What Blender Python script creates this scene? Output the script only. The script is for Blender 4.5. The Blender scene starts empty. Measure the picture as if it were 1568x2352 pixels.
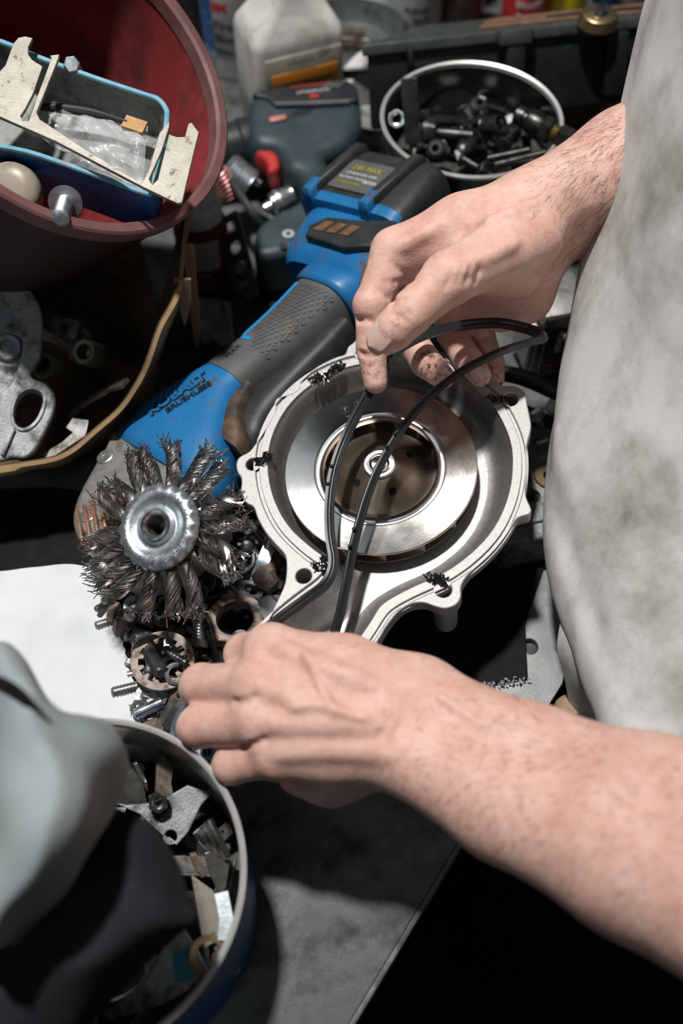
import bpy, bmesh, math, random
import numpy as np
from mathutils import Vector, Matrix, noise

# ---------------------------------------------------------------- camera
CAM_H, PITCH = 0.62, math.radians(58)
FOCAL = 35 / 36 * 2352
S = bpy.context.scene
col = S.collection
cam_d = bpy.data.cameras.new('camera')
cam_d.sensor_fit = 'AUTO'; cam_d.sensor_width = 36; cam_d.lens = 35
cam_d.clip_start = 0.01
cam = bpy.data.objects.new('camera', cam_d); col.objects.link(cam)
cam.location = (0, 0, CAM_H); cam.rotation_euler = (math.pi / 2 - PITCH, 0, 0)
cam_d.dof.use_dof = True; cam_d.dof.focus_distance = 0.615; cam_d.dof.aperture_fstop = 3.6
S.camera = cam
# ---------------------------------------------------------------- world, lights, exposure
wd = bpy.data.worlds.new('garage_air'); S.world = wd; wd.use_nodes = True
bg = wd.node_tree.nodes['Background']
bg.inputs[0].default_value = (0.80, 0.95, 1.0, 1); bg.inputs[1].default_value = 0.022
def area(name, loc, target, size, power, color, shape='DISK', sy=None):
    l = bpy.data.lights.new(name, 'AREA'); l.shape = shape; l.size = size; l.energy = power; l.color = color
    if sy: l.size_y = sy
    o = bpy.data.objects.new(name, l); col.objects.link(o); o.location = loc
    o.rotation_euler = (Vector(target) - Vector(loc)).to_track_quat('-Z', 'Y').to_euler()
    return o
area('work_lamp', (-0.36, 0.70, 2.30), (0.0, 0.30, 0.05), 0.15, 62, (1.0, 0.975, 0.945))
area('far_fill', (-0.75, 1.15, 2.1), (0.0, 0.5, 0.0), 1.1, 1.6, (0.82, 0.93, 1.0), 'RECTANGLE', 0.12)  # unseen fill lamp added at the far side, also for reflections on metal
area('camera_fill', (-0.9, -1.1, 1.9), (0.0, 0.6, 0.0), 1.1, 3.6, (0.85, 0.95, 1.0), 'RECTANGLE', 0.15)  # unseen fill lamp added behind the camera to lift upright faces
S.view_settings.view_transform = 'Standard'; S.view_settings.look = 'None'
S.view_settings.gamma = 1; S.view_settings.exposure = 0; S.view_settings.use_curve_mapping = False

# ---------------------------------------------------------------- helpers
rnd = random.Random(7)
_F = Vector((0, math.cos(PITCH), -math.sin(PITCH))); _U = Vector((0, math.sin(PITCH), math.cos(PITCH)))
EYE = Vector((0, 0, CAM_H))
def at(px, py, z):                       # the point at height z that stands at this place of the 1568x2352 photograph
    d = _F + Vector((1, 0, 0)) * ((px - 784) / FOCAL) + _U * ((1176 - py) / FOCAL)
    return EYE + d * ((z - CAM_H) / d.z)
def mpp(p): return (Vector(p) - EYE).dot(_F) / FOCAL      # metres per pixel at a point
def frame(o, x=None, z=None, y=None):    # matrix from an origin and two axes (the first given is kept)
    o = Vector(o)
    if x is not None and z is not None:
        z_ = Vector(z).normalized(); y_ = z_.cross(Vector(x)).normalized(); x = y_.cross(z_)
    elif z is not None:
        z_ = Vector(z).normalized(); a = Vector((1, 0, 0)) if abs(z_.x) < .9 else Vector((0, 1, 0))
        y_ = z_.cross(a).normalized(); x = y_.cross(z_)
    m = Matrix((x, y_, z_)).transposed().to_4x4(); m.translation = o
    return m
def zframe(o, z, spin=0):
    return frame(o, z=z) @ Matrix.Rotation(spin, 4, 'Z')
def T(x=0, y=0, z=0): return Matrix.Translation((x, y, z))
def Rx(a): return Matrix.Rotation(math.radians(a), 4, 'X')
def Ry(a): return Matrix.Rotation(math.radians(a), 4, 'Y')
def Rz(a): return Matrix.Rotation(math.radians(a), 4, 'Z')

class G:                                  # collects shapes for ONE mesh object
    def __init__(s): s.v = []; s.f = []
    def add(s, vf, M=None):
        v, f = vf; n = len(s.v)
        s.v += [tuple(M @ Vector(p)) for p in v] if M is not None else [tuple(p) for p in v]
        s.f += [tuple(i + n for i in q) for q in f]
        return s
    def mesh(s, name, mat, smooth=35):
        me = bpy.data.meshes.new(name); me.from_pydata(s.v, [], s.f); me.update()
        bm = bmesh.new(); bm.from_mesh(me); bmesh.ops.recalc_face_normals(bm, faces=bm.faces); bm.to_mesh(me); bm.free()
        if mat: me.materials.append(mat)
        if smooth:
            me.shade_smooth(); me.set_sharp_from_angle(angle=math.radians(smooth))
        return me
def link(name, me, parent=None, M=None):
    o = bpy.data.objects.new(name, me); col.objects.link(o)
    if parent: o.parent = parent
    if M is not None: o.matrix_basis = M
    return o
def obj(name, g, mat, parent=None, M=None, smooth=35, label=None):
    if isinstance(g, tuple): g = G().add(g)
    o = link(name, g.mesh(name, mat, smooth), parent, M)
    if label: o['label'] = label
    return o
def tag(o, label, cat, group=None, kind=None):
    o['label'] = label; o['category'] = cat
    if group: o['group'] = group
    if kind: o['kind'] = kind
    return o
def thing(name, label, cat, M=None, group=None):
    o = bpy.data.objects.new(name, None); col.objects.link(o); o.empty_display_size = .02
    if M is not None: o.matrix_basis = M
    return tag(o, label, cat, group)
def dup(src, M, label, group=None):
    r = src.copy(); col.objects.link(r); r.matrix_basis = M; r['label'] = label
    if group: r['group'] = group
    for ch in list(src.children):
        c = ch.copy(); col.objects.link(c); c.parent = r
        for g2 in list(ch.children):
            d = g2.copy(); col.objects.link(d); d.parent = c
    return r

def _bm_out(bm):
    bm.verts.ensure_lookup_table()
    v = [tuple(x.co) for x in bm.verts]; f = [tuple(y.index for y in q.verts) for q in bm.faces]; bm.free(); return v, f
def box(sx, sy, sz, bev=0, seg=2, taper=None):
    bm = bmesh.new(); bmesh.ops.create_cube(bm, size=1)
    for v in bm.verts:
        k = taper if (taper and v.co.z > 0) else 1
        v.co = Vector((v.co.x * sx * k, v.co.y * sy * k, v.co.z * sz))
    if bev: bmesh.ops.bevel(bm, geom=bm.edges[:], offset=bev, segments=seg, affect='EDGES', profile=.5)
    return _bm_out(bm)
def lathe(prof, seg=32, closed=False):     # profile of (r, z); r = 0 at an end makes a cap
    v = []; rings = []
    for r, z in prof:
        if r <= 1e-7: rings.append([len(v)]); v.append((0, 0, z))
        else:
            rings.append(list(range(len(v), len(v) + seg)))
            v += [(r * math.cos(2 * math.pi * i / seg), r * math.sin(2 * math.pi * i / seg), z) for i in range(seg)]
    f = []
    pairs = list(zip(rings, rings[1:])) + ([(rings[-1], rings[0])] if closed else [])
    for a, b in pairs:
        for i in range(seg):
            j = (i + 1) % seg
            if len(a) == 1 and len(b) == 1: continue
            if len(a) == 1: f.append((a[0], b[i], b[j]))
            elif len(b) == 1: f.append((a[i], a[j], b[0]))
            else: f.append((a[i], a[j], b[j], b[i]))
    return v, f
def spline(pts, n=8, closed=False):        # Catmull-Rom through points of any dimension
    P_ = np.array([list(p) for p in pts], float); out = []; N = len(P_)
    rngs = range(N) if closed else range(N - 1)
    for i in rngs:
        if closed: p0, p1, p2, p3 = P_[i - 1], P_[i], P_[(i + 1) % N], P_[(i + 2) % N]
        else: p0, p1, p2, p3 = P_[max(i - 1, 0)], P_[i], P_[i + 1], P_[min(i + 2, N - 1)]
        for k in range(n):
            t = k / n
            out.append(.5 * ((2 * p1) + (p2 - p0) * t + (2 * p0 - 5 * p1 + 4 * p2 - p3) * t * t + (3 * p1 - p0 - 3 * p2 + p3) * t ** 3))
    if not closed: out.append(P_[-1])
    return [tuple(q) for q in out]
def tube(path, r, seg=10, closed=False, sec=None, caps=True, up=None):   # sec: own cross-section [(a, b)] in radii; r number or list
    pts = [Vector(p) for p in path]; n = len(pts)
    rr = r if isinstance(r, (list, tuple)) else [r] * n
    sec = sec or [(math.cos(2 * math.pi * i / seg), math.sin(2 * math.pi * i / seg)) for i in range(seg)]
    m = len(sec); v = []; f = []; nrm = None
    for i, p in enumerate(pts):
        if closed: t = pts[(i + 1) % n] - pts[i - 1]
        else: t = pts[min(i + 1, n - 1)] - pts[max(i - 1, 0)]
        t = t.normalized() if t.length > 1e-12 else Vector((0, 0, 1))
        if nrm is None:
            a = Vector(up) if up is not None else (Vector((0, 0, 1)) if abs(t.z) < .9 else Vector((1, 0, 0)))
            nrm = a
        nrm = (nrm - t * nrm.dot(t))
        nrm = nrm.normalized() if nrm.length > 1e-9 else t.orthogonal().normalized()
        b = t.cross(nrm)
        v += [tuple(p + (b * x + nrm * y) * rr[i]) for x, y in sec]
    for i in range(n if closed else n - 1):
        for k in range(m):
            a, b2 = i * m + k, i * m + (k + 1) % m
            c, d = ((i + 1) % n) * m + (k + 1) % m, ((i + 1) % n) * m + k
            f.append((a, b2, c, d))
    if caps and not closed: f += [tuple(range(m))[::-1], tuple(range((n - 1) * m, n * m))]
    return v, f
def loft(rings, cap0=True, cap1=True, closed=True):
    m = len(rings[0]); v = [tuple(p) for r in rings for p in r]; f = []
    for i in range(len(rings) - 1):
        for k in range(m if closed else m - 1):
            f.append((i * m + k, i * m + (k + 1) % m, (i + 1) * m + (k + 1) % m, (i + 1) * m + k))
    if closed and cap0: f.append(tuple(range(m))[::-1])
    if closed and cap1: f.append(tuple(range((len(rings) - 1) * m, len(rings) * m)))
    return v, f
def sup(hw, hh, n=24, e=3.2, cy=0, cz=0):  # superellipse section (y, z)
    out = []
    for i in range(n):
        a = 2 * math.pi * i / n; c, s = math.cos(a), math.sin(a)
        out.append((cy + hw * math.copysign(abs(c) ** (2 / e), c), cz + hh * math.copysign(abs(s) ** (2 / e), s)))
    return out
def _curve_mesh(cu):
    o = bpy.data.objects.new('tmp', cu); col.objects.link(o)
    dg = bpy.context.evaluated_depsgraph_get(); dg.update()
    me = bpy.data.meshes.new_from_object(o.evaluated_get(dg))
    v = [tuple(x.co) for x in me.vertices]; f = [tuple(q.vertices) for q in me.polygons]
    bpy.data.objects.remove(o); bpy.data.curves.remove(cu) if cu.users == 0 else None; bpy.data.meshes.remove(me)
    return v, f
def plate(outline, holes=(), t=.003, bev=.0004, bres=1):   # flat plate, top at z = 0, with real through holes
    cu = bpy.data.curves.new('tmp', 'CURVE'); cu.dimensions = '2D'; cu.fill_mode = 'BOTH'
    cu.extrude = max(t / 2 - bev, 0); cu.bevel_depth = bev; cu.bevel_resolution = bres; cu.offset = -bev
    for loop in [outline, *holes]:
        sp = cu.splines.new('POLY'); sp.points.add(len(loop) - 1); sp.use_cyclic_u = True
        for p, q in zip(sp.points, loop): p.co = (q[0], q[1], 0, 1)
    v, f = _curve_mesh(cu)
    return [(a, b, c - t / 2) for a, b, c in v], f
def circle(r, n=32, cx=0, cy=0, a0=0): return [(cx + r * math.cos(a0 + 2 * math.pi * i / n), cy + r * math.sin(a0 + 2 * math.pi * i / n)) for i in range(n)]
def rrect(w, h, r, n=5, cx=0, cy=0):
    o = []
    for sx, sy, a in ((1, 1, 0), (-1, 1, 90), (-1, -1, 180), (1, -1, 270)):
        for k in range(n + 1):
            t = math.radians(a + 90 * k / n); o.append((cx + sx * (w / 2 - r) + r * math.cos(t), cy + sy * (h / 2 - r) + r * math.sin(t)))
    return o
def text(s, size, t=.0003, align='CENTER', bold=0, shear=0, spacing=1, line=1):
    cu = bpy.data.curves.new('tmp', 'FONT'); cu.body = s; cu.size = size; cu.extrude = t; cu.align_x = align; cu.align_y = 'CENTER'
    cu.offset = bold; cu.shear = shear; cu.space_character = spacing; cu.space_line = line; cu.resolution_u = 3
    return _curve_mesh(cu)
def bend(vf, fn): return [fn(*p) for p in vf[0]], vf[1]
def hexprism(r, h, ch=.12): return lathe([(0, 0), (r * .86, 0), (r, h * ch), (r, h * (1 - ch)), (r * .86, h), (0, h)], 6)
def ringhex(R_, r, h):                      # hexagonal nut with a threaded bore
    g = G(); n = 36; out = []
    def hx(a, k): 
        a2 = (a + math.pi / 6) % (math.pi / 3) - math.pi / 6
        return min(R_ * .866 / math.cos(a2), R_ * k)
    prof = []
    for z, k in ((0, .92), (h * .1, 1), (h * .9, 1), (h, .92)):
        prof.append([(hx(2 * math.pi * i / n, k) * math.cos(2 * math.pi * i / n), hx(2 * math.pi * i / n, k) * math.sin(2 * math.pi * i / n), z) for i in range(n)])
    nt = 7
    prof.append([(r * 1.1 * math.cos(2 * math.pi * i / n), r * 1.1 * math.sin(2 * math.pi * i / n), h) for i in range(n)])
    for q in range(nt * 2 + 1):
        rr = r * (1.0 if q % 2 else .93); z = h * .95 - h * .9 * q / (nt * 2)
        prof.append([(rr * math.cos(2 * math.pi * i / n), rr * math.sin(2 * math.pi * i / n), z) for i in range(n)])
    prof.append([(r * 1.1 * math.cos(2 * math.pi * i / n), r * 1.1 * math.sin(2 * math.pi * i / n), 0) for i in range(n)])
    prof.append(prof[0])
    return loft(prof, False, False)
def thread(r, L, pitch, seg=14, tip=.7, r_in=.74):   # threaded shank from z=0 to z=L, helical crests
    n = max(3, int(L / pitch)) * 2; v = []; f = []
    for i in range(n + 1):
        for k in range(seg):
            a = 2 * math.pi * k / seg; ph = (i / 2 + k / seg) % 1
            rr = r * (r_in + (1 - r_in) * (1 - abs(2 * ph - 1)))
            z = L * i / n
            if i == n: rr = r * tip
            v.append((rr * math.cos(a), rr * math.sin(a), z))
    for i in range(n):
        for k in range(seg): f.append((i * seg + k, i * seg + (k + 1) % seg, (i + 1) * seg + (k + 1) % seg, (i + 1) * seg + k))
    f += [tuple(range(seg))[::-1], tuple(range(n * seg, (n + 1) * seg))]
    return v, f

# ---------------------------------------------------------------- materials
def M(name, c, c2=None, sc=60, rough=.5, metal=0., bump=0., bs=600, dirt=None, ds=45, dth=.55, dw=.08, r2=None, spec=.5, det=4, coat=0, trans=0, aniso=None, sss=0, alpha=1, stretch=None):
    m = bpy.data.materials.new(name); m.use_nodes = True; nt = m.node_tree; N = nt.nodes; L = nt.links
    b = N['Principled BSDF']; tc = N.new('ShaderNodeTexCoord'); src = tc.outputs['Object']
    if stretch:
        mp = N.new('ShaderNodeMapping'); mp.inputs['Scale'].default_value = stretch; L.new(src, mp.inputs[0]); src = mp.outputs[0]
    def nz(scale, d=det, rg=.6):
        n = N.new('ShaderNodeTexNoise'); n.inputs['Scale'].default_value = scale; n.inputs['Detail'].default_value = d; n.inputs['Roughness'].default_value = rg
        L.new(src, n.inputs['Vector']); return n
    def rgba(x): return (*x, 1) if len(x) == 3 else x
    out = None
    if c2 is not None:
        n = nz(sc); r = N.new('ShaderNodeValToRGB'); r.color_ramp.elements[0].position = .36; r.color_ramp.elements[1].position = .66
        r.color_ramp.elements[0].color = rgba(c); r.color_ramp.elements[1].color = rgba(c2); L.new(n.outputs[0], r.inputs[0]); out = r.outputs[0]
    if dirt is not None:
        n = nz(ds, 8, .65); r = N.new('ShaderNodeValToRGB'); r.color_ramp.elements[0].position = dth - dw; r.color_ramp.elements[1].position = dth + dw
        r.color_ramp.elements[0].color = (0, 0, 0, 1); r.color_ramp.elements[1].color = (1, 1, 1, 1); L.new(n.outputs[0], r.inputs[0])
        mx = N.new('ShaderNodeMix'); mx.data_type = 'RGBA'; L.new(r.outputs[0], mx.inputs[0])
        if out: L.new(out, mx.inputs[6])
        else: mx.inputs[6].default_value = rgba(c)
        mx.inputs[7].default_value = rgba(dirt); out = mx.outputs[2]
        if metal > 0.3:
            mr = N.new('ShaderNodeMapRange'); mr.inputs[3].default_value = rough; mr.inputs[4].default_value = min(1, rough + .25); L.new(r.outputs[0], mr.inputs[0]); L.new(mr.outputs[0], b.inputs['Roughness'])
    if out: L.new(out, b.inputs['Base Color'])
    else: b.inputs['Base Color'].default_value = rgba(c)
    if not b.inputs['Roughness'].is_linked:
        if r2 is not None:
            n = nz(sc * 1.7); mr = N.new('ShaderNodeMapRange'); mr.inputs[1].default_value = .35; mr.inputs[2].default_value = .65; mr.inputs[3].default_value = rough; mr.inputs[4].default_value = r2; L.new(n.outputs[0], mr.inputs[0]); L.new(mr.outputs[0], b.inputs['Roughness'])
        else: b.inputs['Roughness'].default_value = rough
    b.inputs['Metallic'].default_value = metal; b.inputs['Specular IOR Level'].default_value = spec
    if coat: b.inputs['Coat Weight'].default_value = coat; b.inputs['Coat Roughness'].default_value = .15
    if trans: b.inputs['Transmission Weight'].default_value = trans
    if alpha < 1: b.inputs['Alpha'].default_value = alpha
    if sss:
        b.inputs['Subsurface Weight'].default_value = sss; b.inputs['Subsurface Radius'].default_value = (1, .35, .2); b.inputs['Subsurface Scale'].default_value = .003
    if aniso:
        b.inputs['Anisotropic'].default_value = aniso; tg = N.new('ShaderNodeTangent'); tg.direction_type = 'RADIAL'; tg.axis = 'Z'; L.new(tg.outputs[0], b.inputs['Tangent'])
    if bump:
        n = nz(bs, 5, .6); bp = N.new('ShaderNodeBump'); bp.inputs['Strength'].default_value = bump; bp.inputs['Distance'].default_value = .001
        L.new(n.outputs[0], bp.inputs['Height']); L.new(bp.outputs[0], b.inputs['Normal'])
    return m
K = {}
def mk(k, *a, **kw): K[k] = M(k, *a, **kw)
mk('cast_aluminium', (.40, .39, .38), (.46, .45, .435), sc=400, rough=.5, metal=.62, bump=.25, bs=1800)
mk('cast_channel', (.34, .335, .325), (.43, .42, .41), sc=300, rough=.45, metal=.85, bump=.2, bs=1500)
mk('machined_aluminium', (.55, .53, .50), (.62, .605, .585), sc=25, rough=.17, metal=1, r2=.22, bump=.02, bs=220, aniso=.9)
mk('cone_brown', (.22, .165, .12), (.33, .26, .20), sc=60, rough=.32, metal=.85)
mk('bright_steel', (.68, .69, .69), (.8, .8, .8), sc=80, rough=.2, metal=1, r2=.35)
mk('rim_steel', (.72, .71, .69), (.80, .79, .77), sc=90, rough=.42, metal=.6)
mk('pot_steel', (.55, .55, .53), (.68, .67, .64), sc=30, rough=.26, metal=.92, dirt=(.22, .21, .19), ds=55, dth=.6)
mk('dark_pot_steel', (.20, .20, .195), (.32, .31, .30), sc=25, rough=.2, metal=1, r2=.4)
mk('zinc', (.38, .43, .46), (.52, .56, .59), sc=120, rough=.36, metal=.9, r2=.5, bump=.12, bs=500)
mk('zinc_bright', (.72, .74, .75), (.82, .84, .85), sc=90, rough=.25, metal=.95)
mk('wire_steel', (.36, .345, .33), (.55, .53, .51), sc=120, rough=.3, metal=1)
mk('grey_steel', (.22, .22, .21), (.36, .355, .34), sc=110, rough=.42, metal=.85, dirt=(.10, .075, .055), ds=90, dth=.56, bump=.15)
mk('dark_steel', (.085, .085, .083), (.17, .166, .158), sc=120, rough=.38, metal=.75, bump=.2)
mk('rusty_steel', (.20, .165, .14), (.36, .32, .285), sc=140, rough=.55, metal=.5, dirt=(.17, .085, .04), ds=110, dth=.56, bump=.35, bs=900)
mk('rusty_brown', (.16, .085, .05), (.27, .16, .10), sc=90, rough=.65, metal=.35, bump=.4, bs=800)
mk('brass', (.30, .22, .11), (.44, .33, .18), sc=60, rough=.35, metal=.9)
mk('black_rubber', (.012, .013, .014), (.02, .021, .023), sc=90, rough=.32, spec=.55)
mk('matt_black', (.008, .008, .008), (.015, .015, .014), sc=50, rough=.8, spec=.15, bump=.3, bs=900)
mk('black_plastic', (.016, .018, .019), (.03, .033, .034), sc=70, rough=.5, bump=.12, dirt=(.09, .07, .05), ds=60, dth=.66)
mk('silicone_black', (.006, .006, .007), rough=.22, spec=.6)
mk('grip_grey', (.072, .078, .078), (.10, .106, .104), sc=45, rough=.62, bump=.3, bs=1100, dirt=(.15, .115, .085), ds=70, dth=.64)
mk('kob_blue', (.008, .115, .30), (.014, .165, .40), sc=25, rough=.42, dirt=(.09, .062, .045), ds=50, dth=.605, dw=.05, bump=.06)
mk('blue_bright', (.015, .26, .62), rough=.45)
mk('ink_dark', (.012, .014, .018), rough=.55)
mk('gear_grey', (.26, .255, .245), (.36, .355, .34), sc=150, rough=.5, metal=.55, bump=.2, dirt=(.16, .13, .1), ds=60, dth=.6)
mk('drill_grey', (.022, .040, .048), (.036, .058, .068), sc=40, rough=.5, bump=.1, dirt=(.06, .055, .05), ds=50, dth=.66)
mk('drill_dark', (.010, .014, .017), (.02, .026, .029), sc=40, rough=.45)
mk('red_plastic', (.48, .035, .035), (.55, .05, .045), sc=40, rough=.42)
mk('pink_metal', (.55, .20, .18), (.70, .32, .28), sc=200, rough=.35, metal=.3)
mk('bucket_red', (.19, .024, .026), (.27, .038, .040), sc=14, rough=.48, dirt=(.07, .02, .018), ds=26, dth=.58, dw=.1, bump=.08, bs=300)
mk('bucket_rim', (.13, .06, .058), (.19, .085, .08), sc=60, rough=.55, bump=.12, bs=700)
mk('tray_blue', (.004, .075, .26), (.006, .10, .33), sc=30, rough=.4, dirt=(.02, .05, .11), ds=40, dth=.62)
mk('tray_rim', (.10, .36, .52), (.22, .46, .58), sc=150, rough=.5, dirt=(.3, .3, .28), ds=180, dth=.6)
mk('tray_inside', (.20, .22, .21), (.33, .34, .32), sc=60, rough=.6, dirt=(.09, .085, .075), ds=60, dth=.56)
mk('bracket_steel', (.30, .275, .235), (.40, .37, .32), sc=60, rough=.5, metal=.35, dirt=(.15, .12, .09), ds=85, dth=.61, dw=.04, bump=.15)
mk('beige_plastic', (.30, .26, .20), (.38, .335, .265), sc=50, rough=.4, dirt=(.22, .17, .12), ds=50, dth=.6)
mk('bristle_tan', (.42, .22, .07), (.55, .31, .11), sc=300, rough=.6)
mk('white_paint', (.60, .62, .62), (.72, .73, .72), sc=30, rough=.42)
mk('white_jug', (.64, .63, .60), (.74, .725, .69), sc=22, rough=.5, dirt=(.38, .35, .30), ds=30, dth=.6, dw=.12, sss=.15)
mk('navy', (.008, .016, .05), rough=.4)
mk('can_blue', (.01, .09, .30), rough=.4)
mk('can_cyan', (.20, .42, .58), rough=.4)
mk('label_orange', (.62, .21, .015), (.68, .25, .02), sc=60, rough=.55)
mk('label_cream', (.45, .41, .33), (.55, .51, .43), sc=70, rough=.6, dirt=(.2, .17, .13), ds=50, dth=.6)
mk('cap_orange', (.80, .10, .012), rough=.4)
mk('label_maroon', (.12, .012, .014), (.17, .02, .02), sc=60, rough=.5)
mk('label_grey', (.34, .37, .37), (.46, .48, .47), sc=120, rough=.55)
mk('teal', (.01, .22, .30), rough=.45)
mk('red_label', (.55, .02, .03), (.62, .04, .05), sc=60, rough=.42)
mk('yellow', (.75, .62, .02), rough=.45)
mk('amber_dark', (.06, .035, .03), (.11, .065, .055), sc=40, rough=.25)
mk('pan_green', (.085, .105, .097), (.13, .15, .14), sc=35, rough=.45, metal=.3, dirt=(.05, .05, .045), ds=40, dth=.55)
mk('cover_green', (.007, .011, .010), (.016, .022, .019), sc=40, rough=.55, metal=.35, bump=.35, bs=500, dirt=(.02, .09, .06), ds=35, dth=.68, dw=.06)
mk('cover_edge', (.06, .072, .066), (.10, .115, .105), sc=70, rough=.5, metal=.5, bump=.2)
mk('grey_sheet', (.20, .20, .19), (.30, .30, .285), sc=50, rough=.5, metal=.4, dirt=(.12, .11, .1), ds=40, dth=.58)
mk('bench_steel', (.105, .112, .110), (.165, .172, .168), sc=34, rough=.55, metal=.45, bump=.25, bs=900, dirt=(.035, .035, .033), ds=28, dth=.57, dw=.12)
mk('tray_steel', (.24, .255, .255), (.33, .34, .335), sc=60, rough=.4, metal=.75, dirt=(.05, .055, .055), ds=35, dth=.62, bump=.1, bs=900)
mk('engine_alu', (.23, .26, .25), (.33, .355, .34), sc=60, rough=.5, metal=.55, bump=.5, bs=500, dirt=(.10, .10, .085), ds=60, dth=.56)
mk('casting_dull', (.30, .32, .325), (.46, .475, .48), sc=70, rough=.52, metal=.5, bump=.5, bs=700, dirt=(.07, .07, .07), ds=55, dth=.56)
mk('boss_olive', (.26, .24, .18), (.38, .35, .28), sc=80, rough=.5, metal=.5)
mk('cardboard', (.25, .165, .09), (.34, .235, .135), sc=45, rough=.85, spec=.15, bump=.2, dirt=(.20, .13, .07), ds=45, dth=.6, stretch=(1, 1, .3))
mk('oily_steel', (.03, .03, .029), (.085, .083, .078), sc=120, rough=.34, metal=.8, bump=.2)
mk('cardboard_shade', (.07, .048, .028), (.12, .08, .048), sc=45, rough=.9, spec=.1)  # darker copy of the cardboard: the shade inside the box is painted in
mk('bucket_shade', (.022, .010, .010), (.045, .014, .014), sc=20, rough=.6)  # near-black so the shade under the bucket rim is in the colour
mk('dusty_black', (.02, .02, .02), (.13, .075, .04), sc=60, rough=.65)
mk('paper', (.66, .69, .71), (.72, .74, .755), sc=20, rough=.85, spec=.1, bump=.12, bs=260)
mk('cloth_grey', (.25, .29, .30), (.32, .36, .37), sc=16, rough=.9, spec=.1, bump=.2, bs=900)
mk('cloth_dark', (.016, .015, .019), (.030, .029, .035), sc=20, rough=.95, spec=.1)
mk('apron_cloth', (.66, .655, .64), (.75, .745, .73), sc=18, rough=.95, spec=.1, bump=.35, bs=1500, dirt=(.20, .185, .15), ds=11, dth=.60, dw=.14)
mk('shirt_cloth', (.04, .05, .06), (.06, .07, .08), sc=20, rough=.95, spec=.1)
mk('swarf', (.030, .030, .028), (.085, .08, .072), sc=220, rough=.6, metal=.4, bump=1, bs=350)
mk('hair', (.022, .013, .008), rough=.5)
mk('nail', (.62, .42, .36), (.70, .52, .46), sc=60, rough=.35, sss=.1)
mk('floor_dark', (.010, .010, .010), (.016, .016, .016), sc=8, rough=.85, spec=.1)
mk('wall_dark', (.03, .034, .034), (.045, .05, .05), sc=4, rough=.9)
mk('wood', (.30, .20, .11), (.42, .29, .17), sc=40, rough=.7, stretch=(1, 1, 8))
mk('clear_film', (.92, .94, .94), rough=.16, trans=0, alpha=.30, spec=.9, bump=.8, bs=120)
mk('hose', (.016, .022, .023), (.028, .035, .036), sc=60, rough=.5)
mk('cyan_nylon', (.05, .30, .50), rough=.4)
mk('label_black', (.012, .012, .012), rough=.45)
mk('label_red', (.45, .03, .03), rough=.45)
mk('label_white', (.62, .62, .6), rough=.5)
mk('label_yellow', (.42, .37, .03), rough=.5)
mk('copper', (.42, .20, .12), (.55, .30, .2), sc=80, rough=.45, metal=.7)
mk('vent_brown', (.10, .045, .02), (.20, .10, .05), sc=60, rough=.7)

# ---------------------------------------------------------------- setting
fl = obj('floor', G().add(box(6, 6, .05), T(0, 1, -.925)), K['floor_dark']); fl['kind'] = 'structure'
wl = obj('wall_back', G().add(box(4.5, .1, 3.2), T(0, 3.2, .65)), K['wall_dark']); wl['kind'] = 'structure'
# workbench: steel top with a turned edge; its front edge runs from bottom centre to the right
e0, e1 = at(800, 2352, 0), at(1060, 1920, 0)
ed = (e1 - e0).normalized(); en = Vector((ed.y, -ed.x, 0))            # en points off the bench
bench = thing('workbench', 'scuffed grey steel workbench that everything is piled on', 'workbench', frame(e0, x=ed, z=(0, 0, 1)))
obj('bench_top', G().add(box(2.6, 1.5, .004, .001), T(.55, .75, -.002)), K['bench_steel'], bench)
obj('edge_strip', G().add(box(2.6, .0035, .030, .001), T(.55, -.0017, -.0135)), K['bench_steel'], bench)
for lx in (-.7, 1.75):
    for ly in (.06, 1.4):
        obj('leg', G().add(box(.05, .05, .88, .004), T(lx, ly, -.46)), K['dark_steel'], bench)

# ---------------------------------------------------------------- volute housing with its impeller
Hn = Vector((-.123, -.071, .99)).normalized(); Hc = Vector((.02448, .36036, .0975)) + Hn * .006
HM = frame(Hc, x=Vector((1, 0, 0)) - Hn * Hn.x, z=Hn)
HI = HM.inverted()
def hp(px, py, off=0.):                   # photograph -> housing plane, local metres
    d = at(px, py, 0) - EYE; o = Hc + Hn * off
    q = HI @ (EYE + d * ((o - EYE).dot(Hn) / d.dot(Hn))); return (q.x, q.y)
def hc(x, y, off=0.): return hp(520 + x / 2.119, 780 + y / 2.119, off)
outline_c = [(650,-20),(618,12),(590,35),(575,70),(530,85),(440,130),(370,190),(352,213),(345,243),(300,265),(250,280),(232,302),(233,345),(200,410),(150,490),(110,543),(62,570),(46,604),(52,645),(68,668),(72,700),(68,740),(92,792),(130,815),(150,870),(190,940),(240,1000),(283,1050),(290,1110),(282,1185),(250,1260),(200,1360),(150,1450),(90,1530),(40,1610),
 (480,1740),(560,1690),(640,1600),(735,1470),(780,1395),(840,1322),(900,1287),(960,1281),(1010,1298),(1065,1309),(1118,1290),(1142,1250),(1142,1205),(1165,1158),(1230,1090),(1310,1010),(1380,920),(1418,868),(1472,850),(1483,822),(1458,762),(1460,690),(1463,600),(1462,520),(1483,430),(1476,370),(1463,310),(1455,262),(1430,236),(1390,222),(1345,222),(1290,190),(1200,130),(1100,80),(1000,45),(900,20),(830,2),(775,-30),(715,-48)]
def ccw(p): return p if sum(a[0] * b[1] - b[0] * a[1] for a, b in zip(p, p[1:] + p[:1])) > 0 else p[::-1]
H_out = ccw([q[:2] for q in spline([hc(*q) for q in outline_c], 3, True)])
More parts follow.
